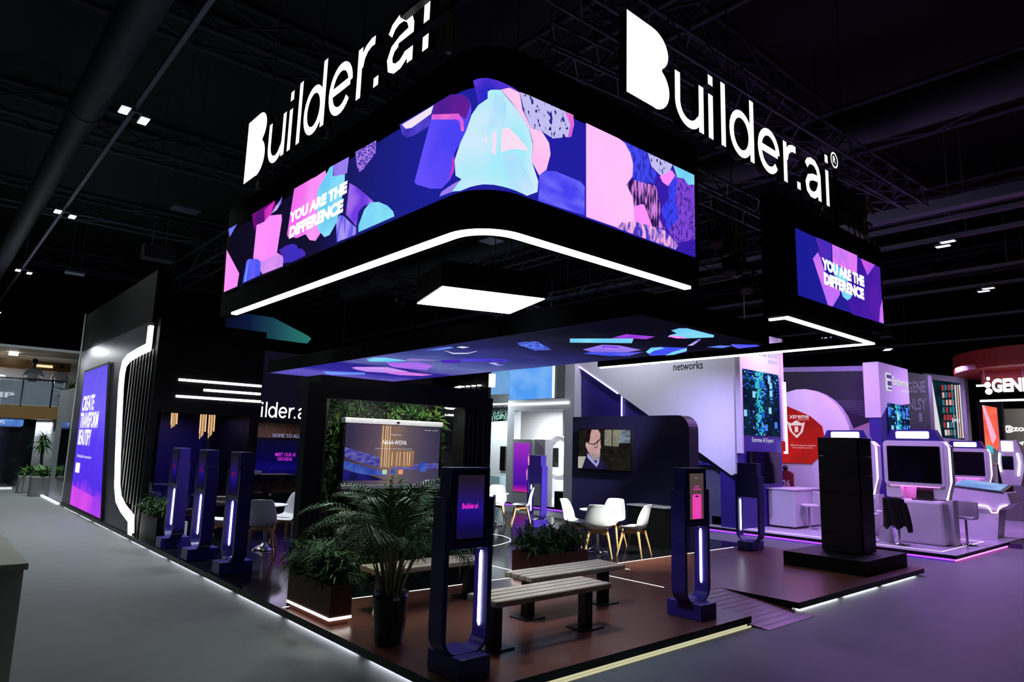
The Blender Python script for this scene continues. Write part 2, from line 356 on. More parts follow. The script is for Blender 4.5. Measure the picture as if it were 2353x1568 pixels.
# ------------------------------------------------------------------ meeting rooms at the back of the stand
ROOMGLASS = glass('room_glass', (0.80,0.80,0.92))
t = thing('meeting_room', 'black glazed meeting room with three white light bars over the glass', 'meeting room', (4.5,14.4,0.12))
part(MB().box(3.44,5.55,14.4,14.6,2.42,4.25).box(3.44,3.56,14.41,14.6,0.12,2.42).box(5.36,5.55,14.41,14.6,0.12,2.42), 'front_frame', BLACK, t)
part(MB().box(5.42,5.55,14.6,17.0,0.12,4.25), 'side_wall', BLACK, t)
part(MB().box(3.7,5.42,17.3,17.4,0.12,2.6), 'back_wall', mat('violet_room_wall', (58,44,120), 0.4), t)
part(MB().box(3.7,5.42,14.6,17.3,2.5,2.56), 'room_ceiling', BLACK, t)
o = part(MB().box(3.56,5.36,14.47,14.48,0.12,2.42), 'glass_pane', ROOMGLASS, t)
for x0, x1, z in ((3.87,5.535,3.075),(4.36,5.53,2.905),(3.85,5.55,2.745)):
    part(MB().bbox(x0,x1,14.365,14.4,z-0.024,z+0.024,0.012), 'light_bar', WHITEGLOW, t)
GOLD = glow('warm_tube_light', (255,205,130), 1.6)
for x, y, L in ((4.72,15.4,0.52),(4.93,15.5,0.5),(4.35,16.2,0.3)):
    t = thing('pendant_lamp', 'cluster of warm hanging light tubes inside the meeting room, ' + {4.72:'in the middle',4.93:'to the right',4.35:'short, to the left'}[x], 'lamp', (x,y,2.44), group='pendant lamps in the meeting room')
    MB().lathe([(0.001,0.06),(0.09,0.06),(0.09,0.04),(0.001,0.04)]).build('ceiling_plate', CHROME, t)
    for k in range(6):
        a = k*1.05; q = L*(0.7+0.3*((k*7)%5)/4)
        MB().tube([(0.06*math.cos(a),0.06*math.sin(a),0.04),(0.06*math.cos(a)+0.01,0.06*math.sin(a),-q)], 0.009, 6).build('light_tube', GOLD, t)
# middle room with the sign over it
t = thing('meeting_room', 'black meeting room behind, under the lit company sign, with wooden slats', 'meeting room', (7.5,17.0,0.12))
part(MB().box(5.56,8.98,17.0,17.2,2.42,4.2).box(5.56,6.3,17.01,17.2,0.12,2.42).box(8.15,8.98,17.01,17.2,0.12,2.42), 'front_frame', NAVY, t)
part(MB().box(6.3,8.15,17.08,17.09,0.12,2.42), 'glass_pane', ROOMGLASS, t)
part(MB().box(5.56,8.98,18.9,19.0,0.12,2.6).box(5.56,8.98,17.2,19,2.5,2.56), 'back_wall', NAVY, t)
sl = MB()
for i in range(46):
    x = 6.4+0.045*i; sl.box(x,x+0.022,18.6,18.64,2.0,2.42); sl.box(x,x+0.022,18.6,18.64,0.5,0.85)
part(sl, 'wood_slats', mat('warm_slat_wood', (150,110,66), 0.5, var=0.2), t)
part(MB().box(6.5,8.1,17.6,17.9,2.44,2.47), 'ceiling_light', glow('warm_room_light', (255,238,210), 3.0), t)
t = thing('wall_screen', 'navy screen with pink writing inside the middle meeting room', 'screen', (7.6,18.5,0.9))
m = MB().box(6.95,8.35,18.42,18.5,0.95,1.95,0); f = front(18.41)
write(m, 'MEET OUR AI', f, 7.62, 1.50, 8.20, 1.60, 0.004, 1, 0.02); write(m, 'NATASHA', f, 7.7, 1.38, 8.12, 1.48, 0.004, 1, 0.02)
write(m, 'HOME TO ALL', f, 7.5, 2.02, 8.3, 2.12, 0.004, 2)
part(m, 'display', [ramp_glow('natasha_picture', 'Z', 0.95, 1.95, [(0,(18,16,60)),(0.25,(30,24,150)),(0.5,(20,16,95)),(1,(30,28,70))], 0.5), glow('pink_text', (235,60,225), 1.2), glow('pale_text', (170,190,230), 1.0)], t)
# right wing of the back wall
t = thing('back_wall_wing', 'black wall wing with white light bars and a barred window behind the plant wall', 'wall', (10.8,14.4,0.12))
part(MB().box(9.0,11.97,14.4,14.6,2.42,3.2).box(9.0,10.95,14.41,14.6,0.12,2.42).box(11.88,11.97,14.41,14.6,0.12,2.42), 'front_frame', BLACK, t)
part(MB().box(12.0,12.1,14.6,22.0,0.12,4.3).box(9.0,12.0,16.9,17.0,3.0,4.3), 'side_wall', BLACK, t)
for x0, x1, z in ((10.92,11.52,3.06),(10.1,10.99,2.89),(10.1,11.52,2.72)):
    part(MB().bbox(x0,x1,14.36,14.4,z-0.02,z+0.02,0.01), 'light_bar', WHITEGLOW, t)
part(MB().box(10.95,11.88,14.46,14.47,0.12,2.42), 'glass_pane', ROOMGLASS, t)
part(MB().box(10.95,11.88,14.40,14.43,2.36,2.41), 'window_rail', WHITEP, t)
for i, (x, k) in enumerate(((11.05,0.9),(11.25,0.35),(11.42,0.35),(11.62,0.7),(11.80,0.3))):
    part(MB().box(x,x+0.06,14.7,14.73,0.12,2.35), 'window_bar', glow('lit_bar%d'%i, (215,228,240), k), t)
part(MB().beam((11.25,14.55,1.85),(11.7,14.55,2.37),0.03,0.03), 'brace', CHROME, t)
Lf, Rt = ribbon([(16.45,3.45),(16.3,3.55),(16.1,3.62),(15.85,3.645)], 0.07); f = side(11.99); n = 4
part(MB().add([f(p.x,p.y,0.02) for p in Lf]+[f(p.x,p.y,0.02) for p in Rt], [(i,n+i,n+i+1,i+1) for i in range(3)]), 'bent_light', WHITEGLOW, t)
for y in (15.68,15.42,15.16,14.9):
    fn = part(MB().box(11.92,11.99,y,y+0.08,3.15,3.62), 'fin', mat('lit_grey_fin', (120,120,120), 0.5), t)
    part(MB().box(11.9,11.985,y-0.005,y+0.085,3.62,3.655), 'cap_light', WHITEGLOW, fn)
part(MB().box(11.99,12.1,14.42,14.58,3.58,3.95), 'corner_light', SOFTGLOW, t)

# ------------------------------------------------------------------ signs made of lit letters
def stroke(mb, path, w, fr, depth, closed=False):
    if closed: path = path+[path[0], path[1]]
    Lf, Rt = ribbon(path, w)
    if closed: Lf[0] = Lf[-2]; Rt[0] = Rt[-2]; Lf = Lf[:-1]; Rt = Rt[:-1]
    n = len(Lf)
    vs = [fr(p.x,p.y,depth) for p in Lf]+[fr(p.x,p.y,depth) for p in Rt]+[fr(p.x,p.y,0) for p in Lf]+[fr(p.x,p.y,0) for p in Rt]
    mb.add(vs, [(i,n+i,n+i+1,i+1) for i in range(n-1)], 0)
    mb.add(vs, [(i,i+1,2*n+i+1,2*n+i) for i in range(n-1)]+[(n+i,3*n+i,3*n+i+1,n+i+1) for i in range(n-1)]+[(2*n+i,2*n+i+1,3*n+i+1,3*n+i) for i in range(n-1)], 1)
    if not closed: mb.add(vs, [(0,2*n,3*n,n),(n-1,2*n-1,4*n-1,3*n-1)], 1)
def arc(cx, cz, rx, rz, a0, a1, n=14):
    return [(cx+rx*math.cos(math.radians(a0+(a1-a0)*i/n)), cz+rz*math.sin(math.radians(a0+(a1-a0)*i/n))) for i in range(n+1)]
W = 0.112
GLYPHS = [
 ('u', [([(1.03,0.69),(1.03,0.3)]+arc(1.29,0.31,0.26,0.26,190,330,10),0),([(1.57,0.69),(1.57,0.02)],0),(arc(1.29,0.31,0.28,0.26,330,365,4),0)]),
 ('i', [([(1.80,0.02),(1.80,0.66)],0),([(1.80,0.8),(1.80,0.94)],0)]),
 ('l', [([(2.115,0.02),(2.115,0.96)],0)]),
 ('d', [(arc(2.59,0.36,0.26,0.3,0,345,23),1),([(2.89,0.02),(2.89,0.98)],0)]),
 ('e', [([(3.12,0.37),(3.66,0.37)],0),(arc(3.39,0.36,0.275,0.3,2,322,22),0)]),
 ('r', [([(3.9,0.02),(3.9,0.69)],0),([(3.93,0.42),(3.97,0.54),(4.06,0.62),(4.17,0.655),(4.26,0.65)],0)]),
 ('dot', [([(4.335,0.02),(4.335,0.14)],0)]),
 ('a', [([(4.62,0.53),(4.69,0.61),(4.8,0.65),(4.93,0.64),(5.03,0.57),(5.08,0.46),(5.08,0.02)],0),([(5.06,0.40),(4.85,0.38),(4.7,0.33),(4.635,0.23),(4.66,0.12),(4.76,0.065),(4.88,0.07),(4.99,0.13),(5.06,0.24)],0)]),
 ('i', [([(5.39,0.02),(5.39,0.66)],0),([(5.39,0.8),(5.39,0.94)],0)])]
BOUT = [(0,0),(0.5,0.0)]+arc(0.52,0.29,0.33,0.30,-80,58,10)+[(0.70,0.57)]+arc(0.50,0.79,0.33,0.27,-52,88,10)+[(0,1.066)]
SIDEM = mat('letter_return', (22,22,30), 0.5)
def company_sign(t, fr, depth, face, reg=True):
    MBq = MB().prism(BOUT, fr, 0.0, depth, 1)
    MBq.flat(BOUT, fr, depth+0.001, 0)
    part(MBq, 'letter', [face, SIDEM], t)
    for nm, sts in GLYPHS:
        q = MB()
        for p, c in sts: stroke(q, p, W, fr, depth, bool(c))
        part(q, 'full_stop' if nm == 'dot' else 'letter', [face, SIDEM], t)
    if reg:
        q = MB(); stroke(q, arc(5.72,0.95,0.13,0.13,0,344,20), 0.03, fr, depth, True)
        write(q, 'R', fr, 5.665, 0.89, 5.78, 1.02, depth, 0, 0.01); part(q, 'trademark', [face, SIDEM], t)
t = thing('company_sign', 'big white lit letter sign standing over the right screen face', 'sign', (8.6,4.8,6.1))
company_sign(t, lambda a, b, d=0.0: Vector((5.835+a, 4.84-d, 6.13+b)), 0.12, SOFTGLOW)
t = thing('company_sign', 'big white lit letter sign standing over the left screen face', 'sign', (3.8,8.5,6.1))
company_sign(t, lambda a, b, d=0.0: Vector((3.83-d, 11.21-a*1.003, 6.2+b*1.03)), 0.12, SOFTGLOW)
t = thing('company_sign', 'small white lit letter sign over the middle meeting room', 'sign', (7.0,17.0,2.5))
company_sign(t, lambda a, b, d=0.0: Vector((5.97+a*0.343, 16.995-d*0.3, 2.5+b*0.41)), 0.12, SOFTGLOW)
RING = [["pink",[[-6.681,5.23],[-5.935,4.669],[-5.977,4.455],[-6.617,4.455]]],["peri",[[-6.699,5.611],[-6.272,5.602],[-6.591,5.439]]],["magdk",[[-5.585,5.61],[-4.647,5.606],[-4.59,5.484],[-5.015,5.332],[-5.332,5.365],[-5.42,5.287]]],["mag",[[-5.047,5.552],[-4.652,5.596],[-4.764,5.393],[-5.002,5.349]]],["lav",[[-4.621,5.478],[-4.361,5.586],[-4.389,5.492],[-4.545,5.419],[-4.767,5.408]]],["pink",[[-5.332,5.365],[-5.018,5.346],[-4.814,5.399],[-4.335,5.301],[-4.303,5.215],[-4.386,4.716],[-4.122,4.6],[-4.123,4.456],[-4.893,4.472],[-5.349,4.827]]],["pinkvio",[[-5.348,4.824],[-4.87,4.667],[-4.432,4.712],[-4.122,4.6],[-4.123,4.456],[-4.893,4.472]]],["blue",[[-5.733,4.465],[-5.637,4.827],[-5.531,4.841],[-5.124,4.756],[-5.006,4.679],[-4.976,4.473]]],["sky",[[-5.663,4.481],[-5.579,4.816],[-5.526,4.819],[-5.568,4.466]]],["indigo",[[-4.315,4.74],[-4.049,4.755],[-3.844,4.737],[-3.696,4.693],[-3.614,4.621],[-3.486,4.589],[-3.366,4.511],[-3.371,4.465],[-3.792,4.462],[-4.101,4.495],[-4.134,4.59]]],["pinkpan",[[-3.931,5.59],[-3.365,5.579],[-3.219,5.568],[-2.931,5.576],[-2.896,5.508],[-3.095,5.351],[-3.121,5.203],[-2.938,4.689],[-3.075,4.615],[-3.263,4.667],[-3.414,4.784],[-3.685,4.789],[-4.03,4.883],[-4.055,4.939]]],["purple",[[-2.204,5.187],[-2.012,5.084],[-1.816,4.954],[-1.536,4.754],[-1.794,4.779],[-1.911,4.734],[-1.944,4.557],[-2.21,4.76],[-2.246,4.785]]],["streaks",[[-2.491,4.734],[-2.417,4.816],[-2.3,4.777],[-2.108,4.643],[-1.948,4.542],[-1.936,4.452],[-2.445,4.463]]],["cyan",[[-2.896,5.508],[-2.809,5.577],[-2.701,5.576],[-2.691,5.425],[-2.346,5.346],[-2.335,5.185],[-2.474,4.741],[-2.661,4.605],[-2.804,4.608],[-2.94,4.701],[-3.027,4.779],[-3.139,5.232],[-3.108,5.355]]],["lilac",[[-2.701,5.576],[-2.265,5.558],[-2.29,5.341],[-2.665,5.408]]],["cyan",[[-1.88,4.467],[-1.891,4.552],[-1.772,4.723],[-1.641,4.781],[-1.436,4.736],[-1.233,4.639],[-1.098,4.537],[-1.06,4.468]]],["speckle",[[-2.107,5.57],[-1.583,5.552],[-1.584,5.39],[-1.878,5.257],[-1.961,5.26],[-2.026,5.356]]],["violet",[[-1.064,5.568],[-0.369,5.552],[-0.431,5.456],[-0.436,5.334],[-0.741,5.324],[-0.878,5.346],[-0.988,5.419]]],["facet",[[-1.01,5.548],[-0.384,5.545],[-0.423,5.463],[-0.801,5.434],[-0.923,5.467]]],["blue2",[[-0.412,5.42],[-0.361,5.549],[-0.076,5.547],[0.123,5.472],[0.187,5.413],[0.219,5.343],[0.227,5.27],[0.174,5.057],[0.117,4.954],[0.028,4.863],[0.059,4.774],[0.041,4.664],[-0.023,4.593],[-0.162,4.544],[-0.36,4.599],[-0.637,4.723],[-0.682,4.764]]],["plum",[[-0.36,5.546],[-0.076,5.545],[0.123,5.47],[0.187,5.411],[0.217,5.339],[0.168,5.192],[0.09,5.257],[-0.398,5.434]]],["rose",[[-0.411,5.449],[0.077,5.279],[0.143,5.18],[0.153,5.07],[0.116,5.079],[0.088,5.195],[0.044,5.227],[-0.41,5.391]]],["mag",[[0.009,4.846],[0.046,4.777],[0.037,4.673],[-0.037,4.597],[0.004,4.719]]],["bandblue",[[0.232,5.597],[0.279,5.611],[0.383,5.612],[0.476,5.589],[0.704,5.524],[0.605,5.525],[0.506,5.493],[0.396,5.487],[0.389,5.454],[0.391,5.398],[0.299,5.337],[0.271,5.458]]],["lilac",[[-0.186,4.465],[-0.16,4.507],[0.148,4.555],[0.028,4.456]]],["pink3",[[0.517,5.491],[0.602,5.529],[0.718,5.509],[0.759,5.333],[0.878,5.185],[1.034,5.2],[1.144,5.105],[1.168,4.99],[1.113,4.801],[1.01,4.71],[0.903,4.826],[0.915,5.038],[0.853,5.167],[0.714,5.298]]],["cyanbig",[[0.233,5.229],[0.3,5.323],[0.391,5.388],[0.388,5.463],[0.418,5.482],[0.515,5.49],[0.609,5.389],[0.711,5.299],[0.849,5.167],[0.909,5.026],[0.903,4.826],[1.001,4.64],[0.992,4.525],[0.85,4.444],[0.478,4.483],[0.375,4.484],[0.264,4.468],[0.142,4.44],[0.028,4.458],[0.147,4.562],[0.07,4.615],[0.047,4.783],[0.116,4.955],[0.176,5.058]]],["facet",[[0.36,4.955],[0.476,5.045],[0.606,5.102],[0.784,4.984],[0.861,4.921],[0.663,4.886],[0.475,4.793]]],["ice",[[0.464,5.426],[0.538,5.424],[0.578,5.352],[0.566,5.124],[0.448,5.072],[0.385,5.032]]],["ice",[[0.549,4.792],[0.695,4.86],[0.95,4.555],[0.877,4.466],[0.636,4.472]]],["speckle2",[[0.718,5.514],[0.867,5.526],[1.5,5.549],[1.514,5.441],[1.474,5.289],[1.197,5.174],[1.048,5.194],[0.956,5.183],[0.878,5.185],[0.785,5.312]]],["rose",[[1.368,5.537],[1.5,5.545],[1.511,5.44],[1.474,5.289],[1.418,5.259],[1.457,5.421]]],["blue3",[[1.01,4.71],[1.113,4.791],[1.247,4.822],[1.629,4.822],[1.696,4.788],[1.702,4.455],[1.006,4.433]]],["vio2",[[1.694,5.53],[3.81,5.551],[3.813,4.432],[1.713,4.44]]],["furblue",[[2.295,5.535],[2.816,5.537],[2.888,5.361],[2.98,5.341],[2.979,5.198],[2.637,5.099],[2.516,5.144],[2.53,5.297],[2.481,5.419]]],["furdark",[[2.406,5.009],[2.516,5.109],[2.743,5.13],[2.979,5.163],[3.033,5.001],[3.088,4.898],[3.031,4.765],[3.161,4.657],[2.903,4.617],[2.743,4.864],[2.551,4.779],[2.517,4.894]]],["furpur",[[3.383,5.414],[3.563,5.43],[3.706,5.378],[3.807,5.414],[3.811,4.677],[3.409,4.525],[3.218,4.647],[3.07,4.893],[3.222,5.052],[3.244,5.251]]],["furdb",[[3.383,5.414],[3.421,5.351],[3.378,5.095],[3.453,4.872],[3.218,4.647],[3.07,4.893],[3.222,5.052],[3.244,5.251]]],["speckle2",[[2.816,5.537],[3.325,5.544],[3.226,5.367],[3.073,5.321],[2.888,5.384]]],["pink",[[3.054,5.304],[3.305,5.464],[3.383,5.414],[3.224,5.227],[3.11,5.248]]],["cyan",[[3.335,5.541],[3.805,5.548],[3.807,5.414],[3.664,5.372],[3.563,5.43],[3.422,5.401]]],["pink",[[2.551,4.779],[2.69,4.85],[2.743,4.853],[2.903,4.617],[2.551,4.599]]],["pinkB",[[1.701,5.526],[2.27,5.535],[2.379,5.512],[2.481,5.419],[2.53,5.297],[2.516,5.144],[2.406,5.009],[2.517,4.894],[2.548,4.778],[2.551,4.599],[2.501,4.451],[1.72,4.444]]],["furrose",[[2.237,4.441],[2.318,4.53],[2.551,4.599],[2.921,4.622],[3.161,4.633],[3.428,4.506],[3.368,4.435]]]]
SCR2 = [["vioR",[[11.594,5.239],[12.661,5.567],[13.745,5.601],[13.753,4.493],[12.338,4.454],[11.794,4.942]]],["indigo",[[11.104,5.339],[10.965,5.569],[11.21,5.59],[11.588,5.593],[11.536,5.227],[11.118,5.191]]],["pinkm",[[10.836,5.17],[11.036,5.324],[11.122,5.242],[11.388,4.867],[11.851,4.798],[11.813,4.714],[11.515,4.467],[11.334,4.463]]],["pinkbl",[[11.607,5.588],[12.666,5.613],[12.608,5.269],[11.594,5.239]]],["rosem",[[12.809,5.587],[13.486,5.601],[13.088,5.314]]],["cyan",[[11.854,4.824],[12.384,4.838],[12.247,4.722],[12.12,4.678],[11.945,4.71]]],["pinkm",[[13.749,4.961],[13.757,4.494],[13.53,4.492],[13.617,4.783]]],["cyan",[[11.536,5.227],[11.797,5.241],[12.349,5.072],[11.854,4.953],[11.631,5.04]]]]
CAN = [["sky",[[5.918,12.325],[5.959,12.195],[6.528,11.76],[6.725,12.11],[6.32,12.725],[6.166,12.661]]],["pinkl",[[5.93,11.185],[5.911,11.005],[6.289,10.519],[6.931,10.82],[6.771,11.396],[6.443,11.544],[6.189,11.428]]],["pinkv",[[5.867,9.895],[6.196,9.385],[6.661,9.616],[6.739,9.812],[7.0,10.33],[6.447,10.437],[6.291,10.372]]],["rosel",[[6.697,11.335],[6.893,10.876],[7.534,10.88],[7.528,11.257],[7.193,11.547],[6.912,11.464]]],["cyan",[[5.473,9.831],[5.416,9.518],[5.539,9.35],[5.985,9.361],[5.861,9.778],[5.647,10.027]]],["pinkg",[[5.842,9.206],[5.848,9.084],[6.245,8.883],[6.26,9.028],[6.002,9.387]]],["violet",[[6.364,8.421],[6.402,8.214],[6.802,7.886],[6.969,7.997],[7.04,8.132],[6.705,8.6],[6.551,8.695]]],["indigo",[[6.256,8.867],[6.393,8.516],[6.686,8.873],[6.525,9.149]]],["white",[[5.596,7.86],[5.861,7.977],[6.003,7.787],[5.939,7.498],[5.991,7.614],[6.053,7.877],[5.934,8.076]]],["white",[[5.537,7.464],[5.524,7.346],[5.653,7.312],[5.66,7.473]]],["lav",[[6.943,8.463],[6.98,8.338],[7.218,8.504],[7.314,8.446],[7.275,8.658]]],["sky",[[5.437,8.106],[5.453,7.505],[5.543,7.523],[5.549,7.904]]],["sky",[[6.111,15.736],[6.334,15.626],[6.943,15.951],[6.706,16.459]]],["cyan",[[5.962,5.702],[6.443,5.096],[6.711,5.334],[6.193,5.922]]],["specb",[[5.768,6.466],[5.865,6.189],[6.504,6.561],[6.397,6.793],[5.958,6.62]]],["magv",[[6.252,5.281],[6.132,4.955],[6.481,4.805],[6.569,5.006],[6.429,5.085]]],["lilac",[[6.739,6.199],[6.576,5.709],[6.764,5.578],[7.239,5.594],[7.306,5.902],[6.968,6.258]]],["purple",[[6.643,5.767],[6.856,5.654],[7.016,5.835],[6.826,5.945]]],["blue",[[7.028,6.463],[6.985,6.273],[7.323,5.916],[7.403,5.681],[7.596,6.095],[7.421,6.331]]],["blue",[[7.421,5.657],[7.132,5.344],[7.189,5.221],[7.432,5.002],[7.743,5.231],[7.948,5.521],[7.759,5.834]]],["cyan",[[7.421,5.657],[7.164,5.386],[7.18,5.233],[7.288,5.257],[7.399,5.506],[7.583,5.721]]],["cyan",[[7.607,5.32],[7.444,5.019],[7.661,5.161],[7.948,5.521],[7.863,5.654],[7.705,5.464]]],["cyan",[[6.234,4.403],[6.171,4.253],[6.225,4.187],[6.786,4.204],[6.919,4.294],[6.776,4.607],[6.558,4.681],[6.476,4.59],[6.428,4.462]]],["pink",[[6.549,4.666],[6.504,4.594],[6.673,4.537],[6.794,4.571],[6.719,4.665]]],["blue",[[7.49,4.41],[7.723,4.186],[7.843,4.214],[7.883,4.528],[7.62,4.471]]],["lav",[[7.286,4.904],[6.919,4.495],[6.951,4.482],[7.289,4.821]]],["sky",[[7.514,4.766],[7.495,4.556],[7.604,4.461],[7.702,4.65]]]]
# ------------------------------------------------------------------ hanging ring with LED walls
X0, Y0, RC = 3.785, 4.797, 0.5
def ringmap(s, z, d=0.0):
    if s <= 0: return Vector((X0-d, Y0+RC-s, z))
    if s >= math.pi*RC/2: return Vector((X0+RC+s-math.pi*RC/2, Y0-d, z))
    a = s/RC
    return Vector((X0+RC-(RC+d)*math.cos(a), Y0+RC-(RC+d)*math.sin(a), z))
CUTS = [-1e9]+[math.pi*RC/2*i/10 for i in range(11)]+[1e9]
def clip(poly, lo, hi):
    for sgn, lim in ((1,lo),(-1,-hi)):
        out = []
        for i in range(len(poly)):
            p, q = poly[i-1], poly[i]; a = sgn*p[0]-lim; b = sgn*q[0]-lim
            if (a >= 0) != (b >= 0):
                k = a/(a-b); out.append((p[0]+k*(q[0]-p[0]), p[1]+k*(q[1]-p[1])))
            if b >= 0: out.append(q)
        poly = out
        if len(poly) < 3: return []
    return poly
def decal(mb, poly, d, mi):
    for a, b in zip(CUTS, CUTS[1:]):
        c = clip([tuple(p) for p in poly], a, b)
        if len(c) >= 3 and max(p[0] for p in c)-min(p[0] for p in c) > 1e-4: mb.add([ringmap(p[0],p[1],d) for p in c], [tuple(range(len(c)))], mi)
def band(mb, s0, s1, z0, z1, d0, d1, mi=0):
    """bent bar along the ring between depths d0 (inside) and d1 (outside)"""
    ss = [s0]+[c for c in CUTS[1:-1] if s0 < c < s1]+[s1]; n = len(ss)
    vs = [ringmap(s,z,d) for d,z in ((d1,z0),(d1,z1),(d0,z1),(d0,z0)) for s in ss]
    fs = [(k*n+i, k*n+i+1, ((k+1)%4)*n+i+1, ((k+1)%4)*n+i) for k in range(4) for i in range(n-1)]
    mb.add(vs, fs+[(0,n,2*n,3*n),(n-1,4*n-1,3*n-1,2*n-1)], mi)
def G(n, c, c2=None, sc_=1.2, st=(1,1,1), lo=0.35, hi=0.65, k=1.0): return glow('led_'+n, c, k, c2, sc_, st, lo, hi)
PIC = {
 'pink': G('pink',(255,140,255),(255,150,250)), 'peri': G('peri',(110,120,250)), 'magdk': G('magdk',(120,15,120),(60,20,110),2), 'mag': G('mag',(225,50,195),(170,40,180),2),
 'lav': G('lav',(200,190,252),(120,110,240),5), 'pinkvio': G('pinkvio',(225,150,245),(190,130,240),2), 'blue': G('blue',(60,80,245),(110,100,250),2), 'sky': G('sky',(120,165,255),(90,120,250),2),
 'indigo': G('indigo',(60,45,190),(85,40,180),2), 'pinkpan': G('pinkpan',(255,160,250),(245,110,240),1.2), 'purple': G('purple',(110,60,225),(190,130,245),2.2), 'streaks': G('streaks',(80,75,235),(180,160,250),5,(1,3,0.6)),
 'cyan': G('cyan',(140,225,250),(110,205,245),2), 'lilac': G('lilac',(160,130,245),(140,115,235),2), 'speckle': G('speckle',(70,50,170),(175,130,240),24,(1,1,2),0.45,0.52),
 'violet': G('violet',(85,70,215),(60,45,180),3), 'facet': G('facet',(238,232,250),(250,220,245),2), 'blue2': G('blue2',(75,65,245),(100,80,250),1.3), 'plum': G('plum',(75,28,145),(105,30,150),2.5),
 'rose': G('rose',(245,120,205),(220,90,220),3), 'bandblue': G('bandblue',(45,40,200),(110,60,220),2.5), 'pink3': G('pink3',(255,185,242),(255,200,240),2), 'cyanbig': G('cyanbig',(165,235,250),(205,235,252),2.2),
 'ice': G('ice',(172,225,252),(195,230,252),3), 'speckle2': G('speckle2',(30,30,130),(195,190,242),22,(1,1,0.55),0.36,0.42), 'blue3': G('blue3',(72,66,242),(110,105,250),2.5,(1,1,3)),
 'vio2': G('vio2',(50,26,165),(60,30,175),1), 'furblue': G('furblue',(45,45,180),(65,72,240),26,(1,1,0.4),0.4,0.5), 'furdark': G('furdark',(40,22,80),(210,130,230),22,(1,1,0.22),0.45,0.62),
 'furpur': G('furpur',(70,35,150),(125,70,215),30,(1,1,0.5),0.38,0.47), 'furdb': G('furdb',(40,40,170),(60,65,240),28,(1,1,0.5),0.36,0.45), 'pinkB': G('pinkB',(255,188,255),(255,195,250),1), 'furrose': G('furrose',(70,60,200),(250,180,225),16,(1,1,0.4),0.42,0.6),
 'pinkm': G('pinkm',(215,120,245),(190,110,250),3), 'pinkbl': G('pinkbl',(235,125,250),(200,120,245),4), 'rosem': G('rosem',(225,90,225),(180,90,240),4), 'vioR': G('vioR',(50,24,160),(85,30,170),1.0),
 'white': G('white',(225,235,255)), 'text': glow('led_text', (250,252,255), 1.25),
 'pinkl': G('pinkl',(220,160,245),(190,140,240),1.5), 'pinkv': G('pinkv',(190,110,235),(150,105,240),1.5), 'rosel': G('rosel',(230,130,230),(200,120,235),1.5), 'pinkg': G('pinkg',(165,125,210),(140,120,205),1.5),
 'specb': G('specb',(50,60,170),(95,125,245),14,(1,1,1),0.42,0.52), 'magv': G('magv',(150,60,220),(190,80,235),2)}
def picture(mb, data, mats, mapper, d0=0.0004, step=0.0005):
    for i, (nm, poly) in enumerate(data):
        if nm not in mats: mats.append(nm)
        mapper(mb, poly, d0+step*i, mats.index(nm))
t = thing('led_ring', 'hanging black ring with a curved LED wall round its near corner', 'LED ring', (4.3,5.3,4.0))
m = MB()
band(m, -6.75, 3.93, 4.03, 4.44, -0.2, -0.012); band(m, -6.75, 3.93, 5.535, 5.98, -0.2, -0.012); band(m, -6.75, 3.93, 4.44, 5.535, -0.2, -0.02)
band(m, -6.75, -6.655, 4.44, 5.535, -0.2, -0.012); band(m, 3.825, 3.93, 4.44, 5.535, -0.2, -0.012)
part(m, 'fascia', FASCIA, t)
m = MB(); band(m, -6.13, 3.72, 4.0, 4.036, -0.09, 0.004); part(m, 'light_strip', WHITEGLOW, t)
BASE = ramp_glow('led_wall_ground', 'Y', 4.8, 12.0, [(0,(34,30,160)),(0.12,(28,32,150)),(0.35,(26,28,110)),(0.5,(20,16,50)),(1,(14,11,28))], 1.0)
m = MB(); decal(m, [(-6.655,4.44),(3.825,4.44),(3.825,5.535),(-6.655,5.535)], -0.015, 0)
mats = ['base']; picture(m, RING, mats, decal)
f = lambda a, b, d=0.0: ringmap(a, b, d)
mats.append('text'); ti = len(mats)-1
write(m, 'YOU ARE THE', f, -3.95, 5.05, -2.21, 5.22, 0.032, ti, 0.07); write(m, 'DIFFERENCE', f, -3.91, 4.815, -2.28, 5.0, 0.032, ti, 0.07)
part(m, 'display', [BASE]+[PIC[k] for k in mats[1:]], t)
# second, right hand piece of the ring
t = thing('led_ring', 'hanging black LED box at the right end with white slogan and long light bar', 'LED ring', (11.5,4.9,4.0))
m = MB().box(9.62,13.85,4.86,5.1,4.3,6.0).box(9.62,13.12,4.83,5.1,4.03,4.3).box(12.98,13.1,5.1,11.42,4.035,4.19)
part(m, 'fascia', FASCIA, t)
part(MB().box(9.78,13.12,4.79,4.87,4.0,4.034).box(13.06,13.12,4.87,11.42,4.0,4.034).box(9.78,9.84,4.87,5.1,4.0,4.034), 'light_strip', WHITEGLOW, t)
m = MB(); f = front(4.85)
m.flat([(10.27,4.45),(13.76,4.485),(13.75,5.605),(10.25,5.56)], f, 0.0, 0)
mats = ['b']; picture(m, SCR2, mats, lambda mb, p, d, mi: mb.flat(p, f, d, mi), 0.002, 0.001)
mats.append('text'); ti = len(mats)-1
write(m, 'YOU ARE THE', f, 11.15, 5.05, 12.9, 5.26, 0.014, ti, 0.07); write(m, 'DIFFERENCE', f, 11.2, 4.80, 12.86, 5.015, 0.014, ti, 0.07)
part(m, 'display', [ramp_glow('second_led_ground', 'X', 10.2, 13.8, [(0,(26,28,150)),(0.5,(36,30,150)),(1,(70,28,165))], 1.0)]+[PIC[k] for k in mats[1:]], t)

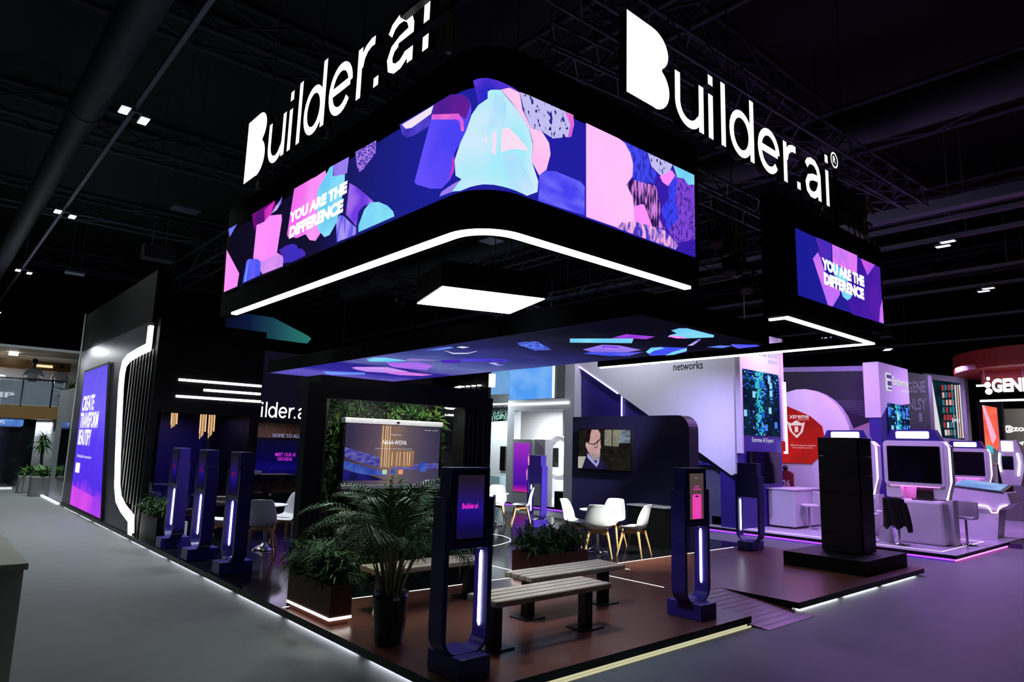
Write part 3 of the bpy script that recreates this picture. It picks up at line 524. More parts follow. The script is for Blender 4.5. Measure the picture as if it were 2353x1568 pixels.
# ------------------------------------------------------------------ lower canopy with LED ceiling
CX0, CX1, CY0, CY1, CZ = 5.33, 7.9, 4.12, 13.6, 3.3
t = thing('led_canopy', 'low black canopy with blue LED pictures on its underside over the benches', 'canopy', (6.6,8.8,3.3))
m = MB().box(CX0,CX1,CY0,CY0+0.08,CZ,CZ+0.24).box(CX0,CX1,CY1-0.08,CY1,CZ,CZ+0.24).box(CX0,CX0+0.08,CY0+0.08,CY1-0.08,CZ,CZ+0.24).box(CX1-0.08,CX1,CY0+0.08,CY1-0.08,CZ,CZ+0.24)
m.box(CX0+0.08,CX1-0.08,CY0+0.08,CY1-0.08,CZ+0.02,CZ+0.22)
part(m, 'fascia', FASCIA, t)
for x, y in ((CX0+0.3,5.7),(CX1-0.3,5.7),(CX0+0.3,11.0),(CX1-0.3,11.0)): part(MB().tube([(x,y,CZ+0.2),(x,y,13.0)],0.005,5), 'hanging_wire', DARKMET, t)
CANB = ramp_glow('canopy_ground', 'Y', 4.1, 13.6, [(0,(14,12,26)),(0.1,(16,14,32)),(0.2,(30,30,50)),(0.3,(40,40,95)),(0.42,(58,62,135)),(0.52,(85,95,165)),(0.6,(110,115,185)),(0.7,(48,38,150)),(0.82,(55,44,165)),(0.9,(105,92,200)),(1,(84,80,185))], 0.9, 0.16)  # bright and dark zones imitate the LED viewing angle, put into the colours
m = MB().flat([(CX0+0.02,CY0+0.02),(CX0+0.02,CY1-0.02),(CX1-0.02,CY1-0.02),(CX1-0.02,CY0+0.02)], under(CZ), 0.002, 0)
mats = ['b']
picture(m, [(n_, [(min(max(a,CX0+.03),CX1-.03),min(max(b,CY0+.03),CY1-.03)) for a,b in p]) for n_,p in CAN], mats, lambda mb, p, d, mi: mb.flat(p, under(CZ), d, mi), 0.003, 0.0006)
part(m, 'display', [CANB]+[PIC[k] for k in mats[1:]], t)

# ------------------------------------------------------------------ hanging light box inside the ring
t = thing('light_box', 'black hanging box with a big white luminous underside', 'lamp', (5.9,7.45,4.0))
LB = [(5.395,8.293),(5.016,7.122),(6.431,6.642),(6.80,7.81)]
f = lambda a, b, d=0.0: Vector((a, b, d))
cc = Vector((5.91,7.47)); big = [tuple(cc+(Vector(p)-cc)*1.03) for p in LB]
part(MB().prism(big, f, 4.012, 4.36), 'housing', BLACK, t)
part(MB().prism([tuple(cc+(Vector(p)-cc)*0.995) for p in LB], f, 4.0, 4.012), 'luminous_panel', glow('panel_light', (250,250,255), 9.0), t)
for p in LB: part(MB().tube([(p[0],p[1],4.36),(p[0],p[1],13.0)], 0.006, 5), 'hanging_wire', DARKMET, t)

# ------------------------------------------------------------------ rigging: trusses, hoists, spot lamps
def truss(p, q, s=0.3, bay=0.45, r=0.022, drop=True):
    p = Vector(p); q = Vector(q); d = (q-p).normalized(); a = d.cross(Vector((0,0,1))).normalized()*(s/2); b = Vector((0,0,s/2)); m = MB()
    C = [a+b, a-b, -a-b, -a+b]
    for c in C: m.tube([p+c,q+c], r, 6)
    n = max(2, int((q-p).length/bay))
    for i in range(n):
        u = p+(q-p)*(i/n); v = p+(q-p)*((i+1)/n)
        for k in range(4): m.tube([(u if i%2 else v)+C[k], (v if i%2 else u)+C[(k+1)%4]], r*0.55, 4, cap=False)
    return m
def add_truss(p, q, label, s=0.3, r=0.022, mats=None):
    c = (Vector(p)+Vector(q))/2
    t = thing('rigging_truss', label, 'truss', c, group='rigging trusses over the stand')
    part(truss(p, q, s, 0.45 if s < 0.5 else s*1.4, r), 'lattice', mats or TRUSS, t)
    return t
add_truss((5.2,5.55,7.9),(17.2,5.15,8.0), 'long lattice truss over the right letter sign, nearer of the two', 0.42, 0.028)
add_truss((6.5,6.9,8.1),(17.6,5.9,8.3), 'long lattice truss over the right letter sign, farther of the two', 0.42, 0.028)
add_truss((4.2,6.0,5.8),(4.2,11.4,5.8), 'lattice truss behind the left LED wall')
add_truss((5.0,5.28,5.8),(13.4,5.28,5.8), 'lattice truss behind the right LED wall')
add_truss((8.3,5.2,5.5),(8.3,11.3,5.5), 'lattice truss crossing the ring behind the gap in the LED wall')
add_truss((9.5,5.2,4.9),(9.5,11.3,4.9), 'lower lattice truss behind the gap in the LED wall')
add_truss((4.1,11.2,5.0),(13.0,11.2,5.0), 'lattice truss along the back of the ring')
t = thing('hanging_gantry', 'dark hanging frame crossing in front of the end of the left letter sign', 'frame', (3.5,5.3,6.2))
part(MB().box(3.46,3.54,3.6,5.95,6.19,6.25).box(3.46,3.54,3.6,5.95,6.56,6.6), 'rail', DARKMET, t)
part(MB().beam((3.5,5.05,6.2),(3.5,5.05,5.75),0.05,0.05).beam((3.5,4.3,6.6),(3.5,4.3,5.95),0.04,0.04), 'post', mat('olive_strap', (110,105,50), 0.6), t)
def hoist(x, y, z, L, label):
    t = thing('chain_hoist', label, 'hoist', (x,y,z), group='chain hoists holding the ring')
    part(MB().bbox(x-0.11,x+0.11,y-0.11,y+0.11,z,z+0.34,0.03), 'motor', mat('olive_hoist', (84,80,40), 0.5), t)
    part(MB().lathe([(0.001,-0.32),(0.09,-0.3),(0.13,0.0),(0.12,0.01)], (x+0.1,y,z), 12), 'chain_bag', DARKMET, t)
    part(MB().tube([(x,y,z+0.34),(x+0.1,y+0.1,z+L)], 0.012, 5), 'chain', DUCTM, t)
hoist(4.2,9.6,7.0,5.0,'chain hoist with bag above the middle of the left letter sign')
hoist(4.15,11.5,6.3,5.5,'chain hoist with bag above the far end of the left letter sign')
hoist(4.6,5.9,5.5,6.0,'chain hoist with bag inside the near corner of the ring')
hoist(9.3,5.4,5.0,7.0,'chain hoist with bag in the gap of the LED wall')
hoist(9.1,11.0,5.3,6.5,'chain hoist with bag at the back of the ring')
t = thing('dimmer_rack', 'pair of olive equipment boxes with cables above the right LED box', 'equipment box', (14.4,5.6,6.7))
OLV = mat('olive_box', (120,122,72), 0.5)
part(MB().bbox(13.6,14.9,5.45,5.9,7.02,7.45), 'box', mat('olive_case', (52,54,26), 0.5), t); part(MB().bbox(13.7,14.9,5.45,5.9,6.6,6.95), 'box', mat('olive_case', (52,54,26), 0.5), t)
part(MB().box(14.75,15.25,5.43,5.44,7.2,7.45), 'panel', OLV, t); part(MB().box(14.62,14.78,5.43,5.44,6.72,7.0), 'panel', OLV, t)
part(MB().box(13.55,15.3,5.5,5.8,6.95,7.02).box(13.5,13.56,5.5,5.56,5.95,7.9), 'bracket', DARKMET, t)
m = MB()
for k in range(5):
    x = 13.7+0.25*k; m.tube([(x,5.42,6.65),(x+0.1,5.36,6.3),(x+0.3,5.38,6.15),(x+0.4,5.4,6.6)], 0.012, 5)
part(m, 'cable', mat('pale_cable', (120,120,95), 0.5), t)
def par(x, y, z, label, lit=0.0, aim=(0,0,-1), up=5.8):
    t = thing('spot_lamp', label, 'lamp', (x,y,z), group='spot lamps on the rig')
    d = Vector(aim).normalized(); c = Vector((x,y,z))
    part(MB().tube([c-d*0.16,c-d*0.12,c+d*0.1,c+d*0.14],[0.05,0.085,0.1,0.105],12), 'housing', DARKMET, t)
    part(MB().tube([c+d*0.14,c+d*0.145],0.09,12), 'lens', glow('lamp_lens', (235,235,255), 14.0) if lit else mat('dull_lens', (90,90,100), 0.2), t)
    part(MB().tube([c+Vector((0,0,0.25)),Vector((x,y,up))],0.014,6), 'pole', DARKMET, t)
    part(MB().tube([c+Vector((0,0.11,0)),c+Vector((0,0.11,0.25)),c+Vector((0,-0.11,0.25)),c+Vector((0,-0.11,0))],0.012,5), 'yoke', DARKMET, t)
for i, (x, y, z) in enumerate(((8.6,5.28,5.1),(9.0,5.3,4.75),(8.3,6.2,5.1),(9.45,5.28,4.55),(10.4,5.3,4.6))):
    par(x, y, z, 'black spot lamp hanging in the gap of the LED wall, number %s from the left' % ('one','two','three','four','five')[i], 0, (-0.4,-0.3,-1))
par(5.2,11.2,4.75,'small black spot lamp under the back truss, left part', 0, (-0.5,-1,-0.6), 4.9); par(6.9,11.2,4.7,'small black spot lamp under the back truss, right part', 0, (-0.3,-1,-0.6), 4.9)
par(17.6,7.6,4.9,'glowing white spot lamp over the neighbouring stand', 1, (-0.85,-0.45,-0.25), 13.0)
par(16.7,9.4,4.9,'white spot lamp on a bracket above the tall LED column', 0, (-0.8,-0.5,-0.2), 13.0)

# ------------------------------------------------------------------ plant wall portal in the middle
t = thing('plant_wall_portal', 'black portal frame with fins round the green plant wall', 'portal', (5.15,8.2,0.12))
PB = mat('dark_violet_frame', (13,11,22), 0.5, spec=0.2)
part(MB().box(3.66,6.66,7.98,8.14,2.5,2.675).box(3.9,6.66,8.14,8.8,2.64,2.8), 'top_beam', PB, t)
part(MB().box(3.66,3.88,7.98,8.14,0.12,2.5), 'post', PB, t); part(MB().box(6.52,6.66,8.0,8.14,0.12,2.5), 'post', PB, t)
for i, x in enumerate((3.93,4.0)): part(MB().box(x,x+0.035,8.15,8.5,0.12,2.64), 'fin', FIN, t)
for i, x in enumerate((6.16,6.235,6.31,6.39)): part(MB().box(x,x+0.035,8.02,8.3,0.12,2.5), 'fin', FIN, t)
part(MB().box(4.06,6.13,8.5,8.58,0.12,2.64), 'backing', BLACK, t)
t = thing('plant_wall', 'dense green artificial plant wall around the big screen', 'plant wall', (5.1,8.45,0.15))
def leafmesh(mb, c, d, n, L, wd, mi=0, bend=0.25):
    """one pointed leaf: base c, direction d, facing n"""
    d = d.normalized(); s = d.cross(n).normalized(); n2 = s.cross(d).normalized()
    a = c; b = c+d*L*0.4+n2*L*bend*0.35; e = c+d*L-n2*L*bend
    mb.add([a, b-s*wd/2+n2*wd*0.15, b, b+s*wd/2+n2*wd*0.15, e], [(0,2,1),(0,3,2),(1,2,4),(2,3,4)], mi)
GW = [mat('wall_leaf_dark', (24,50,26), 0.5, var=0.5, scale=7, spec=0.25), mat('wall_leaf_mid', (44,86,40), 0.5, var=0.5, scale=7, spec=0.25), mat('wall_leaf_light', (84,122,54), 0.5, var=0.4, scale=7, spec=0.25)]
rng = random.Random(3); m = MB()
patch = [(rng.uniform(4.06,6.13), rng.uniform(0.2,2.62), rng.choice((0,0,1,1,2)), rng.choice(('small','long','long','fern','small')), rng.uniform(0,6.28)) for _ in range(90)]
for _ in range(4200):
    x = rng.uniform(4.07,6.12); z = rng.uniform(0.16,2.62)
    if 4.4 < x < 5.85 and 1.42 < z < 2.2: continue
    p = min(patch, key=lambda q: (q[0]-x)**2+(q[1]-z)**2)
    y = 8.5-rng.uniform(0.0,0.09)
    if p[3] == 'small': L, wd = rng.uniform(0.03,0.06), 0.03; d = Vector((rng.uniform(-1,1),-0.5,rng.uniform(-1,1)))
    elif p[3] == 'long': L, wd = rng.uniform(0.1,0.19), 0.028; d = Vector((x-p[0],-0.10,z-p[1]+0.03)); d = d/max(d.length,1e-3)+Vector((rng.uniform(-.3,.3),-0.3,-0.2))
    else: L, wd = rng.uniform(0.08,0.15), 0.016; d = Vector((rng.uniform(-.5,.5),-0.45,-0.9))
    leafmesh(m, Vector((x,y,z)), d, Vector((rng.uniform(-.5,.5),-1,0.35)), L, wd, min(2,max(0,p[2]+rng.choice((-1,0,0,0,1)))))
part(m, 'foliage', GW, t)
# screen on the plant wall
t = thing('wall_screen', 'big wall screen with silver bars showing star picture on the plant wall', 'screen', (5.13,8.3,1.32))
BAR = mat('silver_bar', (195,195,205), 0.3, 0.4)
part(MB().bbox(4.33,5.93,8.24,8.36,2.2,2.275,0.01), 'top_bar', BAR, t); part(MB().bbox(4.33,5.93,8.24,8.36,1.325,1.385,0.01), 'bottom_bar', BAR, t)
part(MB().box(4.33,5.93,8.27,8.36,1.385,2.2), 'bezel', BLACK, t)
part(MB().box(5.13,5.17,8.232,8.24,2.228,2.25), 'camera_eye', SCREENOFF, t)
m = MB(); f = front(8.265)
m.flat([(4.36,1.39),(5.90,1.39),(5.90,2.195),(4.36,2.195)], f, 0.0, 0)
def poly_curve(pts): return pts
m.flat([(4.36,1.88),(4.7,1.80),(5.1,1.70),(5.5,1.66),(5.89,1.68),(5.89,1.60),(5.4,1.58),(5.0,1.60),(4.6,1.68),(4.36,1.76)][::-1], f, 0.001, 1)
m.flat([(4.36,1.70),(4.7,1.62),(5.05,1.54),(5.0,1.50),(4.6,1.53),(4.36,1.60)][::-1], f, 0.0015, 2)
m.flat([(4.36,1.58),(4.8,1.5),(5.0,1.44),(4.36,1.44)][::-1], f, 0.0015, 3)
m.flat([(4.9,1.6),(5.1,1.6),(5.1,2.19),(4.9,2.19)], f, 0.0018, 8)
m.flat([(5.1,1.62),(5.46,1.62),(5.46,1.85),(5.1,1.85)], f, 0.0018, 8)
for x in (4.925,4.97,5.0,5.04): m.flat([(x,1.62),(x+0.008,1.62),(x+0.008,2.19),(x,2.19)], f, 0.0025, 4)
for x in (5.09,5.17,5.22,5.29,5.34,5.38): m.flat([(x,1.64),(x+0.008,1.64),(x+0.008,1.83),(x,1.83)], f, 0.0025, 4)
m.flat([(5.62+0.075*math.cos(a*math.pi/10), 1.62+0.075*math.sin(a*math.pi/10)) for a in range(20)], f, 0.0025, 2)
write(m, 'NAAA-WOVA', f, 4.93, 1.93, 5.32, 1.99, 0.004, 5, 0.01)
write(m, 'Meeting mode', f, 5.06, 2.055, 5.22, 2.075, 0.004, 5); write(m, 'Swipe up to see all your rooms, screens and shared files', f, 4.82, 1.865, 5.42, 1.878, 0.004, 5)
write(m, 'Ready 12:40', f, 5.62, 2.14, 5.85, 2.155, 0.004, 5); write(m, 'Wi-Fi  Help', f, 5.66, 1.42, 5.84, 1.44, 0.004, 5)
for x, k in ((4.95,6),(5.08,2),(5.21,7)): m.flat(rrect(x,x+0.075,1.52,1.585,0.015), f, 0.003, k)
SP = ramp_glow('star_picture', 'X', 4.36, 5.9, [(0,(58,50,78)),(0.3,(98,80,98)),(0.45,(140,112,104)),(0.6,(104,92,100)),(0.8,(80,70,96)),(1,(62,58,84))], 0.85, 0.3)
part(m, 'display', [SP, glow('star_band', (52,52,150), 0.9, (110,105,180), 14, (1,1,3)), glow('star_blue', (70,100,190), 0.9, (50,70,170), 10), glow('star_deep', (30,30,120), 0.9, (22,24,70), 5), glow('star_rain', (255,225,170), 1.1), glow('screen_text', (240,240,245), 1.1), glow('tile_green', (190,215,175), 0.9), glow('tile_red', (235,160,140), 0.9), glow('star_warm', (170,128,96), 0.75, (150,112,96), 4)], t)
# ------------------------------------------------------------------ violet kiosks
KF = 0.12
TUBE = glow('kiosk_tube', (232,236,255), 6.0)
def kiosk(name, label, loc, rz, pic, back_dark=False):
    t = thing(name, label, 'kiosk', loc, rz, 'violet information kiosks')
    MB().bbox(-0.15,0.15,-0.225,0.225,0.0,0.17,0.006).build('base', PURPLE, t)
    # U shaped body: outer and inner outline swept through its depth
    def U(h, w, r, b):
        return [(-w,h)]+[(-w+r-r*math.cos(a),b+r-r*math.sin(a)) for a in [math.pi/2*i/7 for i in range(8)]]+[(w-r+r*math.sin(a),b+r-r*math.cos(a)) for a in [math.pi/2*i/7 for i in range(8)]]+[(w,h)]
    o = U(1.40,0.25,0.17,0.155); i = U(1.40,0.205,0.13,0.172); n = len(o); m = MB(); f = front(0.0)
    vs = [f(a,b,d) for d in (0.09,-0.09) for L in (o,i) for a,b in L]
    for k in range(n-1):
        m.add([vs[j] for j in (k,k+1,n+k+1,n+k)], [(0,1,2,3)])                        # front edge
        m.add([vs[2*n+j] for j in (k,k+1,n+k+1,n+k)], [(3,2,1,0)])                    # back edge
        m.add([vs[k],vs[k+1],vs[2*n+k+1],vs[2*n+k]], [(3,2,1,0)], 0)                  # outer skin
        m.add([vs[n+k],vs[n+k+1],vs[3*n+k+1],vs[3*n+k]], [(0,1,2,3)], 0)              # inner skin
    for k in (0, n-1): m.add([vs[k],vs[n+k],vs[3*n+k],vs[2*n+k]], [(0,1,2,3)])
    m.build('u_frame', PURPLE, t)
    hd = MB().bbox(-0.204,0.204,-0.085,0.085,0.985,1.645,0.006).build('screen_housing', PURPLE, t)
    MB().box(-0.155,0.155,-0.088,-0.084,1.05,1.60).build('screen_recess', BLACK, hd)
    m = MB().flat([(-0.14,1.07),(0.14,1.07),(0.14,1.585),(-0.14,1.585)], front(-0.0885), 0.0, 0)
    pic[1](m, front(-0.0885)); m.build('display', pic[0], hd)
    for s in (-1, 1):
        MB().tube([(s*0.200,0,0.34),(s*0.197,0,0.37),(s*0.197,0,0.92),(s*0.200,0,0.95)],[0.006,0.013,0.013,0.006],8).build('light_tube', TUBE, t)
    return t
KG = ramp_glow('kiosk_picture', 'Z', 1.07, 1.585, [(0,(30,20,70)),(0.15,(28,18,95)),(0.45,(44,28,165)),(0.65,(48,32,120)),(0.85,(46,34,68)),(1,(42,34,50))], 0.55)
PINKT = glow('kiosk_pink', (235,40,200), 1.1)
def pic_logo(m, f): write(m, 'Builder.ai', f, -0.09, 1.31, 0.075, 1.355, 0.001, 1, 0.03); 
def pic_phone(m, f):
    m.flat(rrect(-0.09,0.09,1.075,1.35,0.025,5,(0,0,1,1)), f, 0.001, 1); m.flat(rrect(-0.03,0.03,1.318,1.335,0.008), f, 0.0015, 2)
    write(m, 'STOP', f, -0.04, 1.425, 0.05, 1.445, 0.001, 1, 0.03); write(m, 'WAITING', f, -0.07, 1.395, 0.08, 1.415, 0.001, 1, 0.03)
    write(m, 'Builder', f, -0.03, 1.53, 0.02, 1.54, 0.001, 3)
def pic_block(m, f): m.flat([(-0.10,1.30),(0.06,1.30),(0.06,1.37),(-0.10,1.37)], f, 0.001, 1)
KG2 = ramp_glow('kiosk_phone_picture', 'Z', 1.07, 1.585, [(0,(105,62,70)),(0.5,(88,66,72)),(1,(84,74,70))], 0.8)
PHM = [KG2, glow('phone_pink', (222,55,185), 1.0, (235,70,175), 4), SCREENOFF, glow('kiosk_white', (210,210,215), 0.8)]
k0 = kiosk('information_kiosk', 'big violet kiosk nearest the floor corner, pink logo on its screen', (3.58,4.62,KF), 0.0, ([KG,PINKT], pic_logo))
kiosk('information_kiosk', 'violet kiosk beside the ramp with a pink phone on its screen', (6.86,4.6,KF), 0.0, (PHM, pic_phone))
k3 = kiosk('information_kiosk', 'violet kiosk facing the left aisle, nearest of the row of three', (3.57,9.78,KF), -math.pi/2, ([KG,glow('kiosk_mag',(110,26,110),0.5)], pic_block))
dup(k3, (3.56,11.15,KF), -math.pi/2, 'violet kiosk facing the left aisle, middle of the row of three')
dup(k3, (3.55,12.55,KF), -math.pi/2, 'violet kiosk facing the left aisle, farthest of the row of three')
dup(k3, (11.25,11.75,KF), math.pi/2, 'violet kiosk seen from behind beside the rear white chairs')
dup(k3, (12.42,6.98,KF), math.pi/2, 'violet kiosk seen from behind at the right edge, in front of the tall LED column')

# ------------------------------------------------------------------ slatted benches
SLAT = mat('bench_pine', (188,172,146), 0.5, var=0.3, scale=5, stretch=(1,9,9), bump=0.1)
def bench(label, x, y, L=1.56, Wd=0.44):
    t = thing('slatted_bench', label, 'bench', (x,y,KF), 0, 'slatted benches')
    n = 4; gap = 0.02; w = (Wd-gap*(n-1))/n
    for i in range(n):
        a = -Wd/2+i*(w+gap); MB().bbox(-L/2,L/2,a,a+w,0.405,0.465,0.012).build('slat', SLAT, t)
    MB().box(-L/2+0.15,L/2-0.15,-0.03,0.03,0.38,0.405).build('rail', DARKMET, t)
    for sx in (-0.62, 0.62):
        lg = MB().bbox(sx-0.055,sx+0.055,-0.055,0.055,0.012,0.405,0.006).build('leg', DARKMET, t)
        MB().bbox(sx-0.15,sx+0.15,-0.13,0.13,0.0,0.014,0.004).build('foot_plate', DARKMET, lg)
    return t
b0 = bench('nearest slatted wooden bench behind the big kiosk', 4.87, 4.97)
dup(b0, (5.9,5.62,KF), 0, 'middle slatted wooden bench in front of the second planter')
dup(b0, (4.76,6.80,KF), 0, 'far slatted wooden bench before the plant wall, partly behind the palm')

# ------------------------------------------------------------------ planters and palm
RUST = mat('brown_planter', (98,58,46), 0.5, var=0.15, scale=3)
PLED = glow('planter_led', (255,240,232), 5.0)
LEAF2 = mat('leaf_light_green', (74,122,50), 0.5, var=0.4, scale=12, spec=0.25)
def shrubs(m, x0, x1, y0, y1, z, n, seed, L=(0.12,0.24), spill=0.06):
    rng = random.Random(seed)
    for _ in range(n):
        c = Vector((rng.uniform(x0,x1), rng.uniform(y0,y1), z))
        k = rng.randint(9,14); hgt = rng.uniform(0.02,0.30)
        tip = c+Vector((rng.uniform(-spill,spill)*1.5, rng.uniform(-spill,spill)*1.5, hgt))
        m.tube([c,tip],[0.006,0.004],4,2,False)
        for j in range(k):
            a = rng.uniform(0,6.28); e = rng.uniform(-0.25,0.9)
            d = Vector((math.cos(a)*math.cos(e), math.sin(a)*math.cos(e), math.sin(e)))
            leafmesh(m, c.lerp(tip, rng.uniform(0.5,1.0)), d, Vector((0,0,1))-d*0.3, rng.uniform(*L), rng.uniform(0.022,0.036), 0 if rng.random() < 0.8 else 1, 0.3)
def planter(label, x0, x1, y0, y1, n, seed, H=0.39, L=(0.12,0.24), spill=0.06):
    t = thing('planter_box', label, 'planter', ((x0+x1)/2,(y0+y1)/2,KF), 0)
    w = x1-x0; d = y1-y0
    MB().box(-w/2,w/2,-d/2,d/2,0.085,H).build('box', RUST, t)
    MB().box(-w/2+0.02,w/2-0.02,-d/2+0.02,d/2-0.02,0.0,0.06).build('plinth', RUST, t)
    MB().box(-w/2-0.004,w/2+0.004,-d/2-0.004,d/2+0.004,0.06,0.085).build('light_strip', PLED, t)
    MB().box(-w/2+0.02,w/2-0.02,-d/2+0.02,d/2-0.02,H,H+0.004).build('earth', SOIL, t)
    m = MB(); shrubs(m, -w/2+0.03,w/2-0.03,-d/2+0.03,d/2-0.03,H,n,seed,L,spill); m.build('plants', [LEAF, LEAF2, LEAF], t)
planter('low brown planter with leafy plants and white base light at the left edge', 3.36, 3.60, 6.46, 7.46, 80, 5, L=(0.15,0.28), spill=0.1)
planter('low brown planter with leafy plants behind the middle bench', 6.58, 7.55, 6.80, 7.35, 120, 8, L=(0.14,0.26), spill=0.12)
t = thing('planter_box', 'dark planter with leafy plants beside the farthest kiosk and the tall wall', 'planter', (3.62,13.7,KF))
MB().box(-0.2,0.2,-0.6,0.5,0.0,0.42).build('box', BLACK, t)
m = MB(); shrubs(m,-0.2,0.2,-0.6,0.5,0.42,40,9); m.build('plants', [LEAF,LEAF2,LEAF], t)
m = MB(); m.box(0.26,0.3,-0.62,-0.5,0.0,0.34); m.build('reflector', WHITEP, t)

t = thing('potted_palm', 'large bushy palm in a tall black pot beside the big kiosk', 'palm', (3.56,5.66,KF))
MB().lathe([(0.001,0.0),(0.118,0.0),(0.13,0.03),(0.16,0.25),(0.168,0.40),(0.168,0.46),(0.150,0.46),(0.148,0.40),(0.001,0.39)], n=36).build('pot', mat('black_pot', (12,13,15), 0.25), t)
MB().lathe([(0.001,0.405),(0.148,0.40)], n=24).build('earth', SOIL, t)
rng = random.Random(21); mS = MB(); mF = MB()
for i in range(36):
    a = i*2.399; q = (i+0.5)/36; base = Vector((0.09*q*math.cos(a),0.09*q*math.sin(a),0.40))
    lean = 0.05+0.24*q; hst = rng.uniform(0.32,0.55)
    top = base+Vector((math.cos(a)*lean*0.5, math.sin(a)*lean*0.5, hst))
    mS.tube([base, base.lerp(top,0.5)+Vector((-math.cos(a)*0.01,-math.sin(a)*0.01,0)), top], [0.012,0.010,0.006], 6, 0, False)
    L = rng.uniform(0.60,0.90); el = 1.45-0.95*q+rng.uniform(-.1,.1); az = a+rng.uniform(-.3,.3); p = top.copy(); path = [p.copy()]; N = 24
    for k in range(N):
        e = el-(1.2+0.5*q)*((k/N)**1.5)
        p = p+Vector((math.cos(az)*math.cos(e), math.sin(az)*math.cos(e), math.sin(e)))*(L/N); path.append(p.copy())
    mF.tube(path, [0.005-0.0035*k/N for k in range(N+1)], 4, 1, False)
    for k in range(2, N+1):
        tg = (path[k]-path[k-1]).normalized(); s = tg.cross(Vector((0,0,1)))
        if s.length < 1e-3: continue
        s.normalize(); up = s.cross(tg); wl = 0.27*math.sin(math.pi*(0.12+0.80*k/N))
        for sg in (-1,1):
            d = tg*0.75+s*sg*0.8+up*rng.uniform(0.0,0.25); d.normalize()
            leafmesh(mF, path[k], d, up, wl*rng.uniform(0.85,1.1), 0.016, 0 if rng.random() < 0.85 else 2, 0.32)
mS.build('stems', mat('palm_stem', (96,96,50), 0.5, var=0.3), t)
mF.build('fronds', [mat('palm_leaf', (34,80,36), 0.45, var=0.4, scale=6, spec=0.3), mat('palm_rachis', (70,90,36), 0.45), mat('palm_leaf_light', (80,130,66), 0.45, spec=0.3)], t)

# ------------------------------------------------------------------ shell chairs and tables
def chair_proto(label, loc, rz):
    t = thing('shell_chair', label, 'chair', loc, rz, 'white shell chairs')
    prof = [(0.245,0.43),(0.235,0.462),(0.15,0.468),(0.0,0.452),(-0.12,0.452),(-0.185,0.49),(-0.215,0.57),(-0.24,0.68),(-0.262,0.78),(-0.285,0.87),(-0.30,0.895)]
    wid = [0.19,0.205,0.225,0.238,0.242,0.242,0.24,0.228,0.205,0.175,0.155]
    lift = [0.0,0.02,0.045,0.06,0.07,0.06,0.03,0.0,0.0,0.0,-0.01]; wrap = [0,0,0,0,0.01,0.05,0.08,0.085,0.07,0.045,0.03]
    N = 10; vs = []; 
    for (y,z),w,l,wr in zip(prof,wid,lift,wrap):
        for k in range(N+1):
            u = -1+2*k/N; e = abs(u)**2.6; vs.append((w*u, y+wr*e, z+l*e))
    fs = [(i*(N+1)+k, i*(N+1)+k+1, (i+1)*(N+1)+k+1, (i+1)*(N+1)+k) for i in range(len(prof)-1) for k in range(N)]
    o = MB().add(vs, fs, 0, True).build('shell', WHITEP, t)
    md = o.modifiers.new('thick','SOLIDIFY'); md.thickness = 0.012; md.offset = 0
    sb = o.modifiers.new('smooth','SUBSURF'); sb.levels = 1; sb.render_levels = 1
    c = MB().bbox(-0.17,0.17,-0.15,0.2,0.468,0.492,0.012).build('cushion', mat('grey_cushion', (205,207,208), 0.7), t)
    fr_ = MB().beam((-0.16,-0.13,0.39),(0.16,0.15,0.39),0.045,0.035).beam((0.16,-0.13,0.39),(-0.16,0.15,0.39),0.045,0.035).box(-0.12,0.12,-0.1,0.12,0.405,0.452)
    fr_.build('leg_frame', WOODLEG, t)
    for sx in (-1,1):
        for y0, y1 in ((0.15,0.235),(-0.13,-0.225)):
            MB().tube([(sx*0.15,y0,0.42),(sx*0.165,y0+0.1*(y1-y0),0.37),(sx*0.235,y1,0.0)],[0.024,0.024,0.012],8).build('leg', WOODLEG, t)
    return t
def face(x, y, tx, ty): return math.atan2(ty-y, tx-x)-math.pi/2
TB = (9.62,8.42)
c0 = chair_proto('white shell chair seen from behind in front of the round table by the dark wall', (9.17,8.02,KF), face(9.17,8.02,*TB))
for x, y, lab in ((9.82,7.74,'white shell chair at the right of the round table, seen from its side'),(9.48,8.84,'white shell chair at the left of the round table, its back to the left'),(10.22,8.62,'white shell chair behind the round table, facing the viewer')):
    dup(c0, (x,y,KF), face(x,y,*TB), lab)
def table(label, x, y, r=0.34, h=0.74):
    t = thing('round_table', label, 'table', (x,y,KF), 0, 'round white tables')
    MB().lathe([(0.001,h-0.02),(r-0.01,h-0.02),(r,h-0.01),(r,h-0.004),(r-0.006,h),(0.001,h)], n=40).build('table_top', WHITEP, t)
    MB().tube([(0,0,0.08),(0,0,h-0.02)],0.03,16).build('column', CHROME, t)
    MB().lathe([(0.001,0.0),(0.22,0.0),(0.22,0.012),(0.15,0.045),(0.06,0.085),(0.03,0.12),(0.001,0.12)], n=36).build('foot', CHROME, t)
    return t
t0 = table('round white table among the four chairs by the dark wall', TB[0], TB[1])
dup(t0, (10.45,12.35,KF), 0, 'round white table among the rear chairs by the curved floor light')
dup(t0, (4.72,11.55,KF), 0, 'round white table among the chairs behind the row of kiosks')
T2 = (10.45,12.35); T3 = (4.72,11.55)
for x, y, lab, c in ((9.95,12.8,'white shell chair at the left of the rear table, cut off by the big kiosk',T2),(10.95,11.95,'white shell chair at the right of the rear round table, nearer one',T2),(10.85,12.75,'white shell chair at the rear round table, half hidden behind another',T2),
                     (4.42,10.98,'grey white shell chair seen from behind, right of the nearest row kiosk',T3),(5.3,11.9,'white shell chair facing the viewer behind the grey white one',T3),(4.05,11.75,'white shell chair seen edge on between two of the row kiosks',T3)):
    dup(c0, (x,y,KF), face(x,y,*c), lab)
dup(c0, (4.25,13.7,KF), 0.5, 'white shell chair seen from behind above the dark planter at the tall wall')
